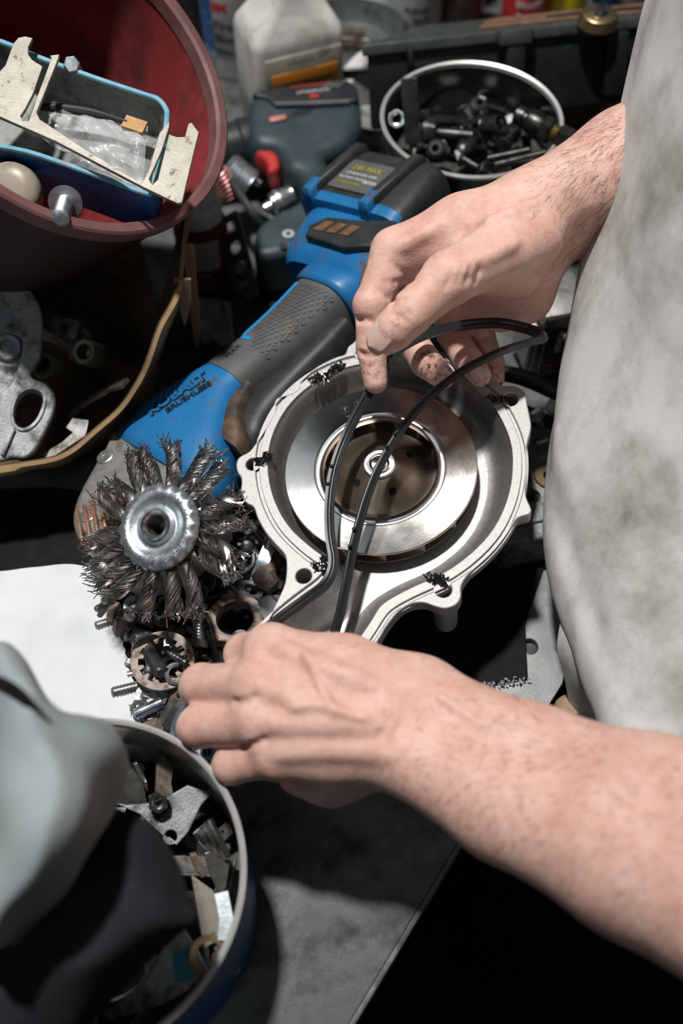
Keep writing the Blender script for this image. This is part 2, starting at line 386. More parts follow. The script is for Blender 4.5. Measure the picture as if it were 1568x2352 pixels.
cav_c = [(120,1530),(200,1440),(290,1352),(400,1265),(488,1200),(528,1150),(546,1090),(480,1058),(400,1000),(310,915),(250,820),(212,710),(200,600),(212,500),(245,410),(300,320),(380,240),(480,175),(590,130),(700,110),(820,105),(950,120),(1080,160),(1190,220),(1290,310),(1350,410),(1385,510),(1392,610),(1380,720),(1345,830),(1290,930),(1210,1020),(1110,1100),(1020,1152),(900,1205),(800,1258),(745,1300),(700,1372),(640,1460),(570,1560),(470,1640)]
def resample(p, n):
    p = np.array(list(p) + [p[0]]); d = np.r_[0, np.cumsum(np.hypot(*np.diff(p, axis=0).T))]; t = np.linspace(0, d[-1], n + 1)[:-1]
    return [(float(a), float(b)) for a, b in zip(np.interp(t, d, p[:, 0]), np.interp(t, d, p[:, 1]))]
H_cav = resample(ccw([q[:2] for q in spline([hc(*q) for q in cav_c], 4, True)]), 200)
def offset(p, d, sm=2):                   # grow a counter-clockwise loop by d
    a = np.array(p); t = np.roll(a, -1, 0) - np.roll(a, 1, 0); n = np.c_[t[:, 1], -t[:, 0]] / np.linalg.norm(t, axis=1)[:, None]
    for _ in range(sm): n = (np.roll(n, 1, 0) + n * 2 + np.roll(n, -1, 0)); n /= np.linalg.norm(n, axis=1)[:, None]
    a = a + n * d
    for _ in range(3 if abs(d) > .004 else 1): a = (np.roll(a, 1, 0) + 2 * a + np.roll(a, -1, 0)) / 4
    return [tuple(map(float, q)) for q in a]
housing = thing('pump_housing', 'bright cast aluminium volute housing with bolt lugs, open side up, between the two hands', 'pump housing', HM)
hole_c = [(128, 605, 34), (375, 1150, 36), (1055, 1216, 37), (1380, 290, 38), (650, 70, 34)]
holes = []
for x, y, r in hole_c:
    c = hc(x, y); rr = r / 2.119 * mpp(Hc); holes.append(circle(rr, 28, *c))
g = G()
gA, gB = offset(H_cav, .0078), offset(H_cav, .0058)
g.add(plate(H_out, [gA, *holes], .011, .0009, 2))
g.add(plate(gB, [H_cav], .004, .0004), T(0, 0, -.0004))
g.add(plate(offset(H_cav, .010), [H_cav], .006), T(0, 0, -.0022))
shell = [[(x, y, -.006) for x, y in offset(H_cav, .0062)], [(x, y, -.020) for x, y in offset(H_cav, .0050)], [(x, y, -.034) for x, y in offset(H_cav, -.004)], [(x, y, -.040) for x, y in offset(H_cav, -.012)]]
g.add(loft(shell, False, False))
obj('casting', g, K['cast_aluminium'], housing)
g = G()
ch = [(0, -.0015), (-.0006, -.004), (-.0032, -.0085), (-.0048, -.015), (-.0075, -.0205), (-.0115, -.0235), (-.0155, -.0245)]
loops = [[(x, y, z) for x, y in (offset(H_cav, d) if d else H_cav)] for d, z in ch]
g.add(loft(loops, False, False))
g.add(plate(offset(H_cav, -.0150), [], .003, .0001), T(0, 0, -.0244))
obj('channel', g, K['cast_channel'], housing, label='darker satin volute channel')
for (x, y, r), dep in zip(hole_c[1:4], (.030, .052, .03)):
    c = hc(x, y); rr = r / 2.119 * mpp(Hc)
    obj('boss', G().add(lathe([(rr, -.0105), (rr * 1.75, -.0105), (rr * 1.5, -dep + .002), (rr * 1.4, -dep), (rr, -dep), (rr, -.0105)], 28), T(*c, 0)), K['cast_aluminium'], housing)
    obj('hole_shadow_plug', G().add(lathe([(0, -.02), (rr * .98, -.02), (rr * .98, -.024), (0, -.024)], 20), T(*c, 0)), K['matt_black'], housing, label='black plug standing in for shade in a bolt hole')  # black plug added so the hole reads as shaded
# grey drips and black sealant left on the flange
def smear(name, pts, r, n, seed, parent, lift=.0006, spread=1):
    rg = random.Random(seed); g = G(); P_ = [Vector((*hc(*p), lift)) for p in pts]
    for i in range(n):
        t = rg.random() * (len(P_) - 1); k = min(int(t), len(P_) - 2); p = P_[k].lerp(P_[k + 1], t - k)
        a = rg.random() * 6.28; l = r * rg.uniform(.6, 2.2); d = Vector((math.cos(a), math.sin(a), 0))
        p = p + Vector((rg.gauss(0, r * .6 * spread), rg.gauss(0, r * .6 * spread), 0))
        g.add(tube([p - d * l, p + Vector((rg.gauss(0, r * .4), rg.gauss(0, r * .4), r * .35)), p + d * l], [r * .15, r * rg.uniform(.3, .6), r * .12], 6))
    o = obj(name, g, K['silicone_black'], parent); o['kind'] = 'stuff'; return o
smear('sealant_residue', [(430, 200), (470, 190), (510, 160), (555, 135)], .0023, 60, 1, housing)
smear('sealant_residue', [(150, 600), (180, 590), (205, 575)], .0019, 40, 2, housing)
smear('sealant_residue', [(478, 1060), (485, 1100), (488, 1135)], .0018, 34, 3, housing)
smear('sealant_residue', [(425, 1095), (445, 1125)], .0013, 12, 4, housing)
smear('sealant_residue', [(990, 1160), (1020, 1165), (1060, 1190)], .0019, 36, 5, housing)
smear('sealant_residue', [(1290, 300), (1330, 290), (1360, 290)], .0017, 30, 6, housing)
# impeller
IR = .0617
imp_c = HI @ Vector((.02448, .36036, .0975))
imp = thing('impeller', 'round machined aluminium impeller inside the bright housing', 'impeller', HM @ T(imp_c.x, imp_c.y, -.006))
re_ = .0366
obj('shroud', lathe([(re_, -.004), (re_, .0006), (re_ + .0012, .0012), (re_ + .0052, .0008), (re_ + .0058, .0002), (.050, -.0002), (IR - .0006, -.0004), (IR, -.001), (IR, -.0019), (re_ + .004, -.003), (re_, -.004)], 96), K['machined_aluminium'], imp)
obj('back_plate', lathe([(0, -.0145), (IR - .001, -.0145), (IR - .001, -.0125), (.0335, -.0118), (.0300, -.0102), (.0240, -.0060), (.0165, -.0012), (.0112, .0018), (.0102, .0022)], 96), K['cone_brown'], imp, label='brownish polished cone')
for k in range(15):
    a = k * 2 * math.pi / 15; g = G(); pts = []
    for q in range(7):
        t = q / 6; r = .037 + (IR - .0015 - .037) * t; b = a + .55 * t; pts.append((r * math.cos(b), r * math.sin(b), -.0075))
    g.add(tube(pts, 1, sec=[(-.0006, -.0052), (.0006, -.0052), (.0006, .0052), (-.0006, .0052)], up=(0, 0, 1)))
    obj('blade', g, K['cast_aluminium'], imp)
hub = obj('hub', lathe([(.0104, .0015), (.0104, .0036), (.0096, .0044), (.0064, .0044), (.0060, .0034), (.0058, .0018)], 48), K['bright_steel'], imp)
obj('shaft_end', lathe([(.0055, .0016), (.0055, .0036), (.0048, .0042), (.0026, .0042), (.0023, .0034), (0, .0033)], 40), K['machined_aluminium'], imp)
obj('circlip', G().add(tube([(.0071 * math.cos(a), .0071 * math.sin(a), .0046) for a in np.linspace(.5, 5.8, 30)], .0006, 6)), K['grey_steel'], imp)
for ang, r in ((2.45 + 1.25, .0175), (1.05 - .55, .0215), (-1.15, .0185)):
    c = Vector((r * math.cos(ang), r * math.sin(ang), -.0005)); zz = -.0012 - (r - .0165) * .64
    obj('balance_hole', G().add(lathe([(0, .0004), (.0023, .0004), (.0024, 0), (.0024, -.002)], 18), T(c.x, c.y, zz) @ Rz(math.degrees(ang)) @ Ry(33)), K['matt_black'], imp)
g = G()
def dsk(x, y): a = hc(x, y, -.006); return a[0] - imp_c.x, a[1] - imp_c.y
for x, y, r in ((575, 340, .0026), (640, 313, .0026), (740, 329, .0011)):
    cx, cy = dsk(x, y); g.add(lathe([(r, .0002), (r + .00018, .0004), (r + .00036, .0002)], 28), T(cx, cy, 0))
    if r > .002: g.add(box(.0003, .003, .0003), T(cx, cy, .0002) @ Rz(25)); g.add(box(.0016, .0003, .0003), T(cx + .0004, cy + .0009, .0002) @ Rz(40))
a, b = dsk(585, 376), dsk(662, 346); g.add(tube([(*a, .0002), (*b, .0002)], .00028, 6))
a = [dsk(770, 372), dsk(790, 345), dsk(788, 318), dsk(772, 304)]; g.add(tube([(*q, .0001) for q in a], .00015, 6))
obj('stamped_marks', g, K['grey_steel'], imp)

# ---------------------------------------------------------------- rubber gasket held in both hands
gp = [(545,1500,.080),(590,1462,.086),(645,1418,.0925),(700,1378,.098),(748,1340,.1045),(766,1292,.108),(757,1225,.111),(757,1150,.114),(770,1070,.119),(800,990,.126),(846,905,.138),(888,832,.150),(925,795,.156),(985,765,.156),(1060,748,.152),(1140,742,.150),(1205,754,.152),(1240,768,.154),(1244,780,.1545),(1215,787,.156),(1150,808,.158),(1065,850,.153),(992,905,.143),(930,975,.133),(880,1055,.124),(845,1135,.117),(815,1240,.109),(795,1340,.101),(778,1420,.093),(760,1480,.086)]
gpath = [tuple(at(*p)) for p in gp]; gs = spline(gpath, 8)
sec = [(-1, -.42), (-.42, -.5), (-.1, -.22), (.1, -.22), (.42, -.5), (1, -.42), (1.02, .42), (.45, .52), (.12, .2), (-.12, .2), (-.45, .52), (-1.02, .42)]
g = G().add(tube(gs, .0031, sec=sec, up=(0, -.4, 1)))
for i in (60, 64, 88, 92, 186, 189, 206, 209):
    p = Vector(gs[min(i, len(gs) - 1)]); g.add(lathe([(0, -.0013), (.001, -.0008), (.0013, 0), (.001, .0008), (0, .0013)], 10), T(*(p + Vector((-.0024, -.0012, .0014)))))
gasket = obj('rubber_gasket', g, K['black_rubber'], smooth=50)
tag(gasket, 'long black rubber gasket strip looped over the bright housing, pinched by the hands', 'gasket')

# ---------------------------------------------------------------- the person: arms and hands grown as one smooth surface
class Field:                               # signed distance field with smooth unions, meshed by surface nets
    def __init__(s, lo, hi, h):
        s.lo = np.array(lo, np.float32); s.h = h; s.n = np.ceil((np.array(hi) - s.lo) / h).astype(int) + 1
        s.d = np.full(s.n, .03, np.float32)
    def win(s, lo, hi):
        a = np.clip(np.floor((np.array(lo) - s.lo) / s.h).astype(int), 0, s.n); b = np.clip(np.ceil((np.array(hi) - s.lo) / s.h).astype(int) + 1, 0, s.n)
        if (b <= a).any(): return None, None
        ax = [(s.lo[i] + np.arange(a[i], b[i], dtype=np.float32) * s.h) for i in range(3)]
        return tuple(slice(a[i], b[i]) for i in range(3)), ax
    def _cone(s, ax, a, b, ra, rb):
        a = np.array(a, np.float32); b = np.array(b, np.float32); ba = b - a; L2 = max(float(ba @ ba), 1e-12)
        X, Y, Z = ax[0][:, None, None] - a[0], ax[1][None, :, None] - a[1], ax[2][None, None, :] - a[2]
        t = np.clip((X * ba[0] + Y * ba[1] + Z * ba[2]) / L2, 0, 1)
        return np.sqrt((X - t * ba[0]) ** 2 + (Y - t * ba[1]) ** 2 + (Z - t * ba[2]) ** 2) - (ra + (rb - ra) * t)
    def cone(s, a, b, ra, rb, k=.006):
        m = max(ra, rb) + k + .012
        w, ax = s.win(np.minimum(a, b) - m, np.maximum(a, b) + m)
        if w is None: return
        d = s._cone(ax, a, b, ra, rb); o = s.d[w]
        if k > 0:
            hh = np.maximum(k - np.abs(o - d), 0) / k; s.d[w] = np.minimum(o, d) - hh * hh * hh * k / 6
        else: s.d[w] = np.minimum(o, d)
    def cut(s, a, b, r, depth_k=.002):      # smooth crease along a line
        m = r + .006
        w, ax = s.win(np.minimum(a, b) - m, np.maximum(a, b) + m)
        if w is None: return
        d = -s._cone(ax, a, b, r, r); o = s.d[w]; k = depth_k
        hh = np.maximum(k - np.abs(o - d), 0) / k; s.d[w] = np.maximum(o, d) + hh * hh * hh * k / 6
    def chain(s, pts, radii, k=.006):
        for i in range(len(pts) - 1): s.cone(np.array(pts[i]), np.array(pts[i + 1]), radii[i], radii[i + 1], k)
    def mesh(s):
        d = s.d; sg = d < 0
        c = [sg[i:d.shape[0] - 1 + i, j:d.shape[1] - 1 + j, k:d.shape[2] - 1 + k] for i in (0, 1) for j in (0, 1) for k in (0, 1)]
        tot = sum(x.astype(np.uint8) for x in c); act = (tot > 0) & (tot < 8)
        idx = np.full(act.shape, -1, np.int64); cells = np.argwhere(act); idx[tuple(cells.T)] = np.arange(len(cells))
        off = np.array([(i, j, k) for i in (0, 1) for j in (0, 1) for k in (0, 1)])
        vals = np.stack([d[tuple((cells + o).T)] for o in off], 1)
        acc = np.zeros((len(cells), 3)); cnt = np.zeros(len(cells))
        for p in range(8):
            for q in range(p + 1, 8):
                if np.abs(off[p] - off[q]).sum() != 1: continue
                va, vb = vals[:, p], vals[:, q]; mk_ = (va < 0) != (vb < 0)
                t = np.where(mk_, va / np.where(mk_, va - vb, 1), 0)
                acc += np.where(mk_[:, None], off[p] + t[:, None] * (off[q] - off[p]), 0); cnt += mk_
        V = s.lo + (cells + acc / cnt[:, None]) * s.h
        Fs = []
        for axis in range(3):
            u, v = [(1, 2), (2, 0), (0, 1)][axis]
            sl0 = [slice(None)] * 3; sl1 = [slice(None)] * 3; sl0[axis] = slice(0, -1); sl1[axis] = slice(1, None)
            A, B = sg[tuple(sl0)], sg[tuple(sl1)]; E = np.argwhere(A != B)
            E = E[(E[:, u] > 0) & (E[:, v] > 0) & (E[:, u] < d.shape[u] - 1) & (E[:, v] < d.shape[v] - 1)]
            if not len(E): continue
            eu = np.zeros(3, int); eu[u] = 1; ev = np.zeros(3, int); ev[v] = 1
            q = np.stack([idx[tuple((E - eu - ev).T)], idx[tuple((E - ev).T)], idx[tuple(E.T)], idx[tuple((E - eu).T)]], 1)
            fl_ = A[tuple(E.T)]; q[~fl_] = q[~fl_][:, ::-1]; Fs.append(q)
        return V, np.concatenate(Fs)
def smooth_v(V, Fq, it=2, lam=.5):
    e = np.concatenate([Fq[:, [0, 1]], Fq[:, [1, 2]], Fq[:, [2, 3]], Fq[:, [3, 0]]])
    for _ in range(it):
        acc = np.zeros_like(V); cnt = np.zeros(len(V))
        np.add.at(acc, e[:, 0], V[e[:, 1]]); np.add.at(acc, e[:, 1], V[e[:, 0]])
        np.add.at(cnt, e[:, 0], 1); np.add.at(cnt, e[:, 1], 1)
        V = V + lam * (acc / cnt[:, None] - V)
    return V
def J(*p): return np.array(at(*p))
def bump_line(f, pts, r, sink, k=.006):     # tendons and veins: thin ridges half sunk in the skin
    for a, b in zip(pts, pts[1:]): f.cone(np.array(a), np.array(b), r, r, k)

# --- right hand (upper in the picture): thumb and index finger pinch the gasket, other fingers curl
RW = J(1228, 505, .196)
fr = Field(np.array([-.02, .36, .07]), np.array([.36, .66, .34]), .00125)
elbR = J(1640, 330, .215); shR = np.array([.62, .62, .40])
mid = RW + (elbR - RW) * .5
up_ = np.array([0, 0, 1.]); ax_ = (elbR - RW) / np.linalg.norm(elbR - RW)
sd = np.cross(ax_, up_); sd /= np.linalg.norm(sd); upn = np.cross(sd, ax_)
fr.chain([RW + upn * .010, mid + upn * .012, elbR + upn * .008], [.0235, .034, .044], .012)
fr.chain([RW - upn * .012, mid - upn * .012, elbR - upn * .010], [.0225, .032, .042], .012)
fr.chain([elbR, shR], [.046, .055], .02)
imcp, mmcp, rmcp, pmcp = J(905, 577, .190), J(945, 610, .170), J(1010, 655, .152), J(1080, 690, .140)
fr.chain([RW + upn * .012, J(1060, 520, .199), imcp], [.021, .0175, .0135], .016)
fr.chain([RW + upn * .004, J(1070, 560, .186), mmcp], [.021, .017, .013], .016)
fr.chain([RW - upn * .006, J(1110, 620, .168), rmcp], [.021, .016, .0125], .016)
fr.chain([RW - upn * .012, J(1190, 650, .155), pmcp], [.021, .018, .0125], .016)
fr.chain([J(1235, 600, .172), J(1205, 680, .152), J(1150, 720, .142)], [.017, .0155, .012], .014)
ipip, idip, itip = J(853, 700, .176), J(853, 800, .158), J(862, 877, .146)
fr.chain([imcp, ipip], [.0132, .0104], .008); fr.chain([ipip, idip], [.0104, .0092], .004); fr.chain([idip, itip], [.0092, .0074], .004)
fr.cone(ipip, ipip, .0112, .0112, .004)
tcmc, tmcp, tip_, ttip = J(1215, 545, .206), J(1030, 640, .212), J(940, 722, .204), J(878, 782, .191)
fr.chain([tcmc, tmcp], [.0200, .0148], .014); fr.chain([tmcp, tip_], [.0142, .0122], .005); fr.chain([tip_, J(905, 757, .197), ttip], [.0122, .0114, .0094], .004)
fr.cone(tmcp, tmcp, .0150, .0150, .005)
fr.chain([J(1110, 610, .198), J(1180, 620, .186)], [.0165, .0175], .012)      # ball of the thumb
fr.chain([J(1050, 575, .196), J(985, 585, .188), J(935, 620, .180)], [.009, .0075, .007], .014)   # web between thumb and index
for mc, pip, dip, tp, r in ((mmcp, J(925, 752, .140), J(978, 832, .134), J(1016, 866, .130), .0104), (rmcp, J(1035, 765, .120), J(1075, 828, .122), J(1102, 862, .126), .0098), (pmcp, J(1108, 775, .112), J(1130, 835, .112), J(1136, 868, .114), .0086)):
    fr.chain([mc, pip], [r * 1.15, r], .007); fr.chain([pip, dip], [r, r * .94], .003); fr.chain([dip, tp], [r * .94, r * .76], .003)
def surf(f, px, py, lift=0.):              # where the sight line through this place meets the grown surface
    d = np.array(at(px, py, 0)) - np.array(EYE); d /= np.linalg.norm(d); e = np.array(EYE); t = .2
    while t < .95:
        p = e + d * t; i = np.floor((p - f.lo) / f.h).astype(int)
        if (i >= 0).all() and (i < f.n - 1).all():
            v = f.d[tuple(i)]
            if v < 0: return p - d * lift
            t += max(.0006, min(v * .6, .01))
        else: t += .01
    return None
def creases(f, lines, r=.0020, lift=.0015):
    done = []
    for pts in lines:
        q = [surf(f, x, y, lift) for x, y in spline(pts, 4)]; done.append([x for x in q if x is not None])
    for q in done:
        for a, b in zip(q, q[1:]): f.cut(a, b, r, .0016)
def veins(f, lines, r=.0017, sink=.0007, k=.006):
    done = [[surf(f, x, y, -sink) for x, y in spline(pts, 3)] for pts in lines]
    for q in done:
        q = [x for x in q if x is not None]
        for a, b in zip(q, q[1:]): f.cone(a, b, r, r, k)
def hand_px(x, y): return 780 + x / 2.613, 440 + y / 2.613
veins(fr, [[(1225, 470), (1150, 500), (1085, 520)], [(1180, 560), (1120, 590), (1050, 625)], [(1010, 520), (960, 545), (915, 570)]], .002, .0012, .008)
creases(fr, [[hand_px(*p) for p in l] for l in ([(318, 655), (380, 668), (445, 705)], [(305, 680), (370, 700), (430, 745)], [(300, 712), (350, 740), (405, 785)], [(335, 640), (400, 640), (450, 668)],
    [(700, 565), (722, 490), (742, 425)], [(762, 560), (784, 490), (800, 430)], [(822, 545), (840, 480), (850, 430)], [(640, 575), (660, 520), (690, 450)],
    [(312, 425), (370, 470), (430, 528)], [(275, 540), (340, 545), (410, 538)], [(205, 580), (260, 610), (315, 645)], [(100, 772), (150, 770), (195, 782)], [(105, 965), (170, 985), (260, 985)])])
VR, FR = fr.mesh(); VR = smooth_v(VR, FR, 2)

# --- left hand (lower in the picture): back of the hand up, fingers curl down over the housing's neck
fl2 = Field(np.array([-.10, -.02, .03]), np.array([.34, .31, .28]), .00125)
LW = J(925, 1655, .133); elbL = J(1700, 2010, .205)
ax_ = (elbL - LW) / np.linalg.norm(elbL - LW); sd = np.cross(up_, ax_); sd /= np.linalg.norm(sd)   # sd: towards the near side
if sd[1] > 0: sd = -sd
L1 = J(1190, 1795, .148); L2 = J(1480, 1915, .178)
fl2.chain([LW - sd * .013, L1 - sd * .013, L2 - sd * .012, elbL - sd * .01], [.0205, .0255, .0320, .037], .014)
fl2.chain([LW + sd * .013, L1 + sd * .012, L2 + sd * .012, elbL + sd * .01], [.0205, .0265, .0325, .037], .014)
fl2.cone(J(935, 1740, .139), J(935, 1740, .139), .0125, .0125, .012)          # wrist bone
lm = {'i': J(622, 1494, .133), 'm': J(592, 1574, .136), 'r': J(600, 1656, .131), 'p': J(640, 1734, .122)}
for kf, off_, r0, r1, dz in (('i', -.017, .0180, .0135, .004), ('m', -.006, .018, .0130, .006), ('r', .006, .0175, .0128, .004), ('p', .017, .017, .0125, 0)):
    w0 = LW + sd * off_ + np.array([0, 0, .001]); m_ = (w0 + lm[kf]) / 2 + np.array([0, 0, dz])
    fl2.chain([w0, m_, lm[kf]], [r0, (r0 + r1) / 2, r1], .018)
    fl2.cone(lm[kf] + up_ * .002, lm[kf] + up_ * .002, r1 * .98, r1 * .98, .006)
fl2.chain([J(860, 1740, .112), J(760, 1770, .104), J(690, 1770, .098)], [.017, .0165, .013], .016)   # heel of the hand
fl2.chain([J(880, 1600, .118), J(780, 1560, .108), J(690, 1540, .096), J(640, 1510, .084)], [.017, .0155, .012, .0095], .012)  # thumb, under the hand
for kf, pip, dip, tp, r in (('i', J(563, 1502, .112), J(560, 1520, .090), J(590, 1515, .074), .0112), ('m', J(463, 1572, .108), J(452, 1580, .088), J(480, 1590, .068), .0110), ('r', J(458, 1668, .106), J(448, 1672, .086), J(470, 1665, .068), .0112), ('p', J(533, 1757, .104), J(520, 1762, .087), J(545, 1755, .068), .0098)):
    fl2.chain([lm[kf], pip], [r * 1.14, r], .006); fl2.chain([pip, dip], [r, r * .92], .004); fl2.chain([dip, tp], [r * .92, r * .74], .003)
    fl2.cone(pip, pip, r * .99, r * .99, .004)
veins(fl2, [[(905, 1625), (800, 1640), (700, 1618), (610, 1578)], [(900, 1670), (790, 1668), (690, 1665), (615, 1658)], [(890, 1730), (780, 1722), (700, 1722), (640, 1728)], [(880, 1590), (780, 1545), (690, 1510), (640, 1490)]], .0026, .0019, .009)
veins(fl2, [[(672, 1628), (720, 1618), (770, 1632), (840, 1650)], [(700, 1500), (722, 1540), (742, 1590), (760, 1620)], [(1010, 1600), (1100, 1660), (1180, 1690)]], .0014, .0006, .004)
creases(fl2, [[(902, 1640), (886, 1668), (866, 1698)], [(588, 1600), (560, 1612), (534, 1614)], [(610, 1700), (580, 1712), (555, 1716)], [(925, 1655), (905, 1690), (890, 1722)]], .0022, .0016)
VL, FL = fl2.mesh(); VL = smooth_v(VL, FL, 2)

# --- torso: bent over the bench, hidden by the apron
ft = Field(np.array([.14, .02, -.75]), np.array([.80, .95, .62]), .010)
def CC(*a, **k): ft.cone(*[np.array(x, float) if isinstance(x, tuple) else x for x in a], **k)
CC((.42, .46, -.10), (.44, .47, .12), .15, .155, k=.05); CC((.44, .47, .12), (.47, .48, .34), .155, .15, k=.05)
CC((.52, .36, .38), (.52, .60, .40), .085, .085, k=.06); CC((.47, .48, .42), (.44, .48, .56), .06, .055, k=.04)
CC(tuple(elbL), (.50, .30, .38), .045, .062, k=.03); CC(tuple(elbR), (.52, .62, .40), .046, .062, k=.03)
CC((.42, .38, -.15), (.46, .37, -.72), .10, .075, k=.04); CC((.42, .55, -.15), (.46, .56, -.72), .10, .075, k=.04)
VT, FT = ft.mesh(); VT = smooth_v(VT, FT, 2)
def arm_cut(V, Fq, lim): return V, Fq
V = np.concatenate([VR, VL, VT]); Fq = np.concatenate([FR, FL + len(VR), FT + len(VR) + len(VL)])
me = bpy.data.meshes.new('person'); me.from_pydata(V.tolist(), [], Fq.tolist()); me.update(); me.shade_smooth()

def skin_material():
    m = bpy.data.materials.new('skin'); m.use_nodes = True; nt = m.node_tree; N = nt.nodes; L = nt.links; b = N['Principled BSDF']
    tc = N.new('ShaderNodeTexCoord')
    def nz(s, d=4, r=.6):
        n = N.new('ShaderNodeTexNoise'); n.inputs['Scale'].default_value = s; n.inputs['Detail'].default_value = d; n.inputs['Roughness'].default_value = r; L.new(tc.outputs['Object'], n.inputs['Vector']); return n
    def ramp(src, *st):
        r = N.new('ShaderNodeValToRGB'); el = r.color_ramp.elements
        while len(el) < len(st): el.new(.5)
        for e, (p, c) in zip(el, st): e.position = p; e.color = (*c, 1)
        L.new(src, r.inputs[0]); return r.outputs[0]
    def mix(f, a, c, mode='MIX'):
        x = N.new('ShaderNodeMix'); x.data_type = 'RGBA'; x.blend_type = mode
        if isinstance(f, float): x.inputs[0].default_value = f
        else: L.new(f, x.inputs[0])
        for s_, i in ((a, 6), (c, 7)):
            if isinstance(s_, tuple): x.inputs[i].default_value = (*s_, 1)
            else: L.new(s_, x.inputs[i])
        return x.outputs[2]
    base = ramp(nz(55, 5).outputs[0], (.30, (.60, .335, .265)), (.52, (.69, .43, .355)), (.72, (.75, .505, .435)))
    c = mix(ramp(nz(210, 4).outputs[0], (.45, (0, 0, 0)), (.75, (.45, .45, .45))), base, (.57, .28, .235))
    # grime: black grease near the finger ends of the right hand, faint elsewhere
    sm = None
    for px, py, z, r in ((1000, 870, .128, .013), (1030, 850, .132, .010), (985, 835, .14, .010), (1100, 860, .126, .008), (1135, 875, .115, .010), (920, 740, .212, .006), (880, 800, .19, .012), (850, 850, .15, .010)):
        vd = N.new('ShaderNodeVectorMath'); vd.operation = 'DISTANCE'; L.new(tc.outputs['Object'], vd.inputs[0]); vd.inputs[1].default_value = at(px, py, z)
        mr = N.new('ShaderNodeMapRange'); mr.inputs[1].default_value = r * 1.5; mr.inputs[2].default_value = r * .3; L.new(vd.outputs['Value'], mr.inputs[0])
        if sm is None: sm = mr.outputs[0]
        else:
            mx = N.new('ShaderNodeMath'); mx.operation = 'MAXIMUM'; L.new(sm, mx.inputs[0]); L.new(mr.outputs[0], mx.inputs[1]); sm = mx.outputs[0]
    sp = ramp(nz(260, 6, .7).outputs[0], (.50, (0, 0, 0)), (.60, (1, 1, 1)))
    mu = N.new('ShaderNodeMath'); mu.operation = 'MULTIPLY'; L.new(sm, mu.inputs[0]); L.new(sp, mu.inputs[1])
    c = mix(mu.outputs[0], c, (.045, .035, .035))
    c = mix(ramp(nz(140, 7, .72).outputs[0], (.60, (0, 0, 0)), (.70, (.4, .4, .4))), c, (.26, .13, .095))
    L.new(c, b.inputs['Base Color']); b.inputs['Roughness'].default_value = .52; b.inputs['Specular IOR Level'].default_value = .4
    b.inputs['Subsurface Weight'].default_value = .22; b.inputs['Subsurface Radius'].default_value = (1, .32, .16); b.inputs['Subsurface Scale'].default_value = .004
    v = N.new('ShaderNodeTexVoronoi'); v.inputs['Scale'].default_value = 700; L.new(tc.outputs['Object'], v.inputs['Vector'])
    n1, n2 = nz(420, 6, .7), nz(120, 3)
    ad = N.new('ShaderNodeMath'); ad.operation = 'MULTIPLY_ADD'; L.new(n2.outputs[0], ad.inputs[0]); ad.inputs[1].default_value = 1.6; L.new(n1.outputs[0], ad.inputs[2])
    ad2 = N.new('ShaderNodeMath'); ad2.operation = 'MULTIPLY_ADD'; L.new(v.outputs[0], ad2.inputs[0]); ad2.inputs[1].default_value = .35; L.new(ad.outputs[0], ad2.inputs[2])
    bp = N.new('ShaderNodeBump'); bp.inputs['Strength'].default_value = .30; bp.inputs['Distance'].default_value = .0012; L.new(ad2.outputs[0], bp.inputs['Height']); L.new(bp.outputs[0], b.inputs['Normal'])
    return m
K['skin'] = skin_material(); me.materials.append(K['skin'])
person = link('person', me)
tag(person, 'person in a stained pale apron leaning over the bench, both hands holding a black gasket', 'person')
# thumbnail and ring fingernail
def nail(c, along, nrm, w, l, lab):
    Mx = frame(c, x=along, z=nrm); rows = []
    for i in range(9):
        u = -1 + 2 * i / 8; row = []
        for j in range(9):
            q = -1 + 2 * j / 8; a = .5 * w * q; ww = math.sqrt(max(0, 1 - (abs(u) ** 3.2))) * .92 + .08
            row.append((u * l / 2, a * ww, -(abs(q) ** 2) * w * .14 * ww - max(0, -u - .6) * .0006))
        rows.append(row)
    top_ = loft(rows, closed=False); bot = [[(x, y, z - .0010) for x, y, z in r] for r in rows]
    g = G().add(top_, Mx).add(loft(bot, closed=False), Mx)
    return obj('nail', g, K['nail'], person, label=lab)
def nail_on(f, V, px, py, tx, ty, w, l, lab):
    c = surf(f, px, py); ang = np.linspace(0, 2 * math.pi, 9)[:-1]
    ring = [surf(f, px + 26 * math.cos(a), py + 26 * math.sin(a)) for a in ang]; ring = np.array([q for q in ring if q is not None and np.linalg.norm(q - c) < .02])
    _, _, vh = np.linalg.svd(ring - ring.mean(0)); n_ = Vector(vh[2]); v_ = (EYE - Vector(c)).normalized(); n_ = n_ if n_.dot(v_) > 0 else -n_
    n_ = (n_ + v_ * .5).normalized(); a = Vector(surf(f, tx, ty)) - Vector(c)
    return nail(Vector(c) + n_ * .0009, a, n_, w, l, lab)
nail_on(fr, VR, 868, 772, 850, 795, .0150, .0158, 'dirty pale thumbnail')
nail_on(fr, VR, 1097, 858, 1106, 870, .0090, .0095, 'small pale fingernail')

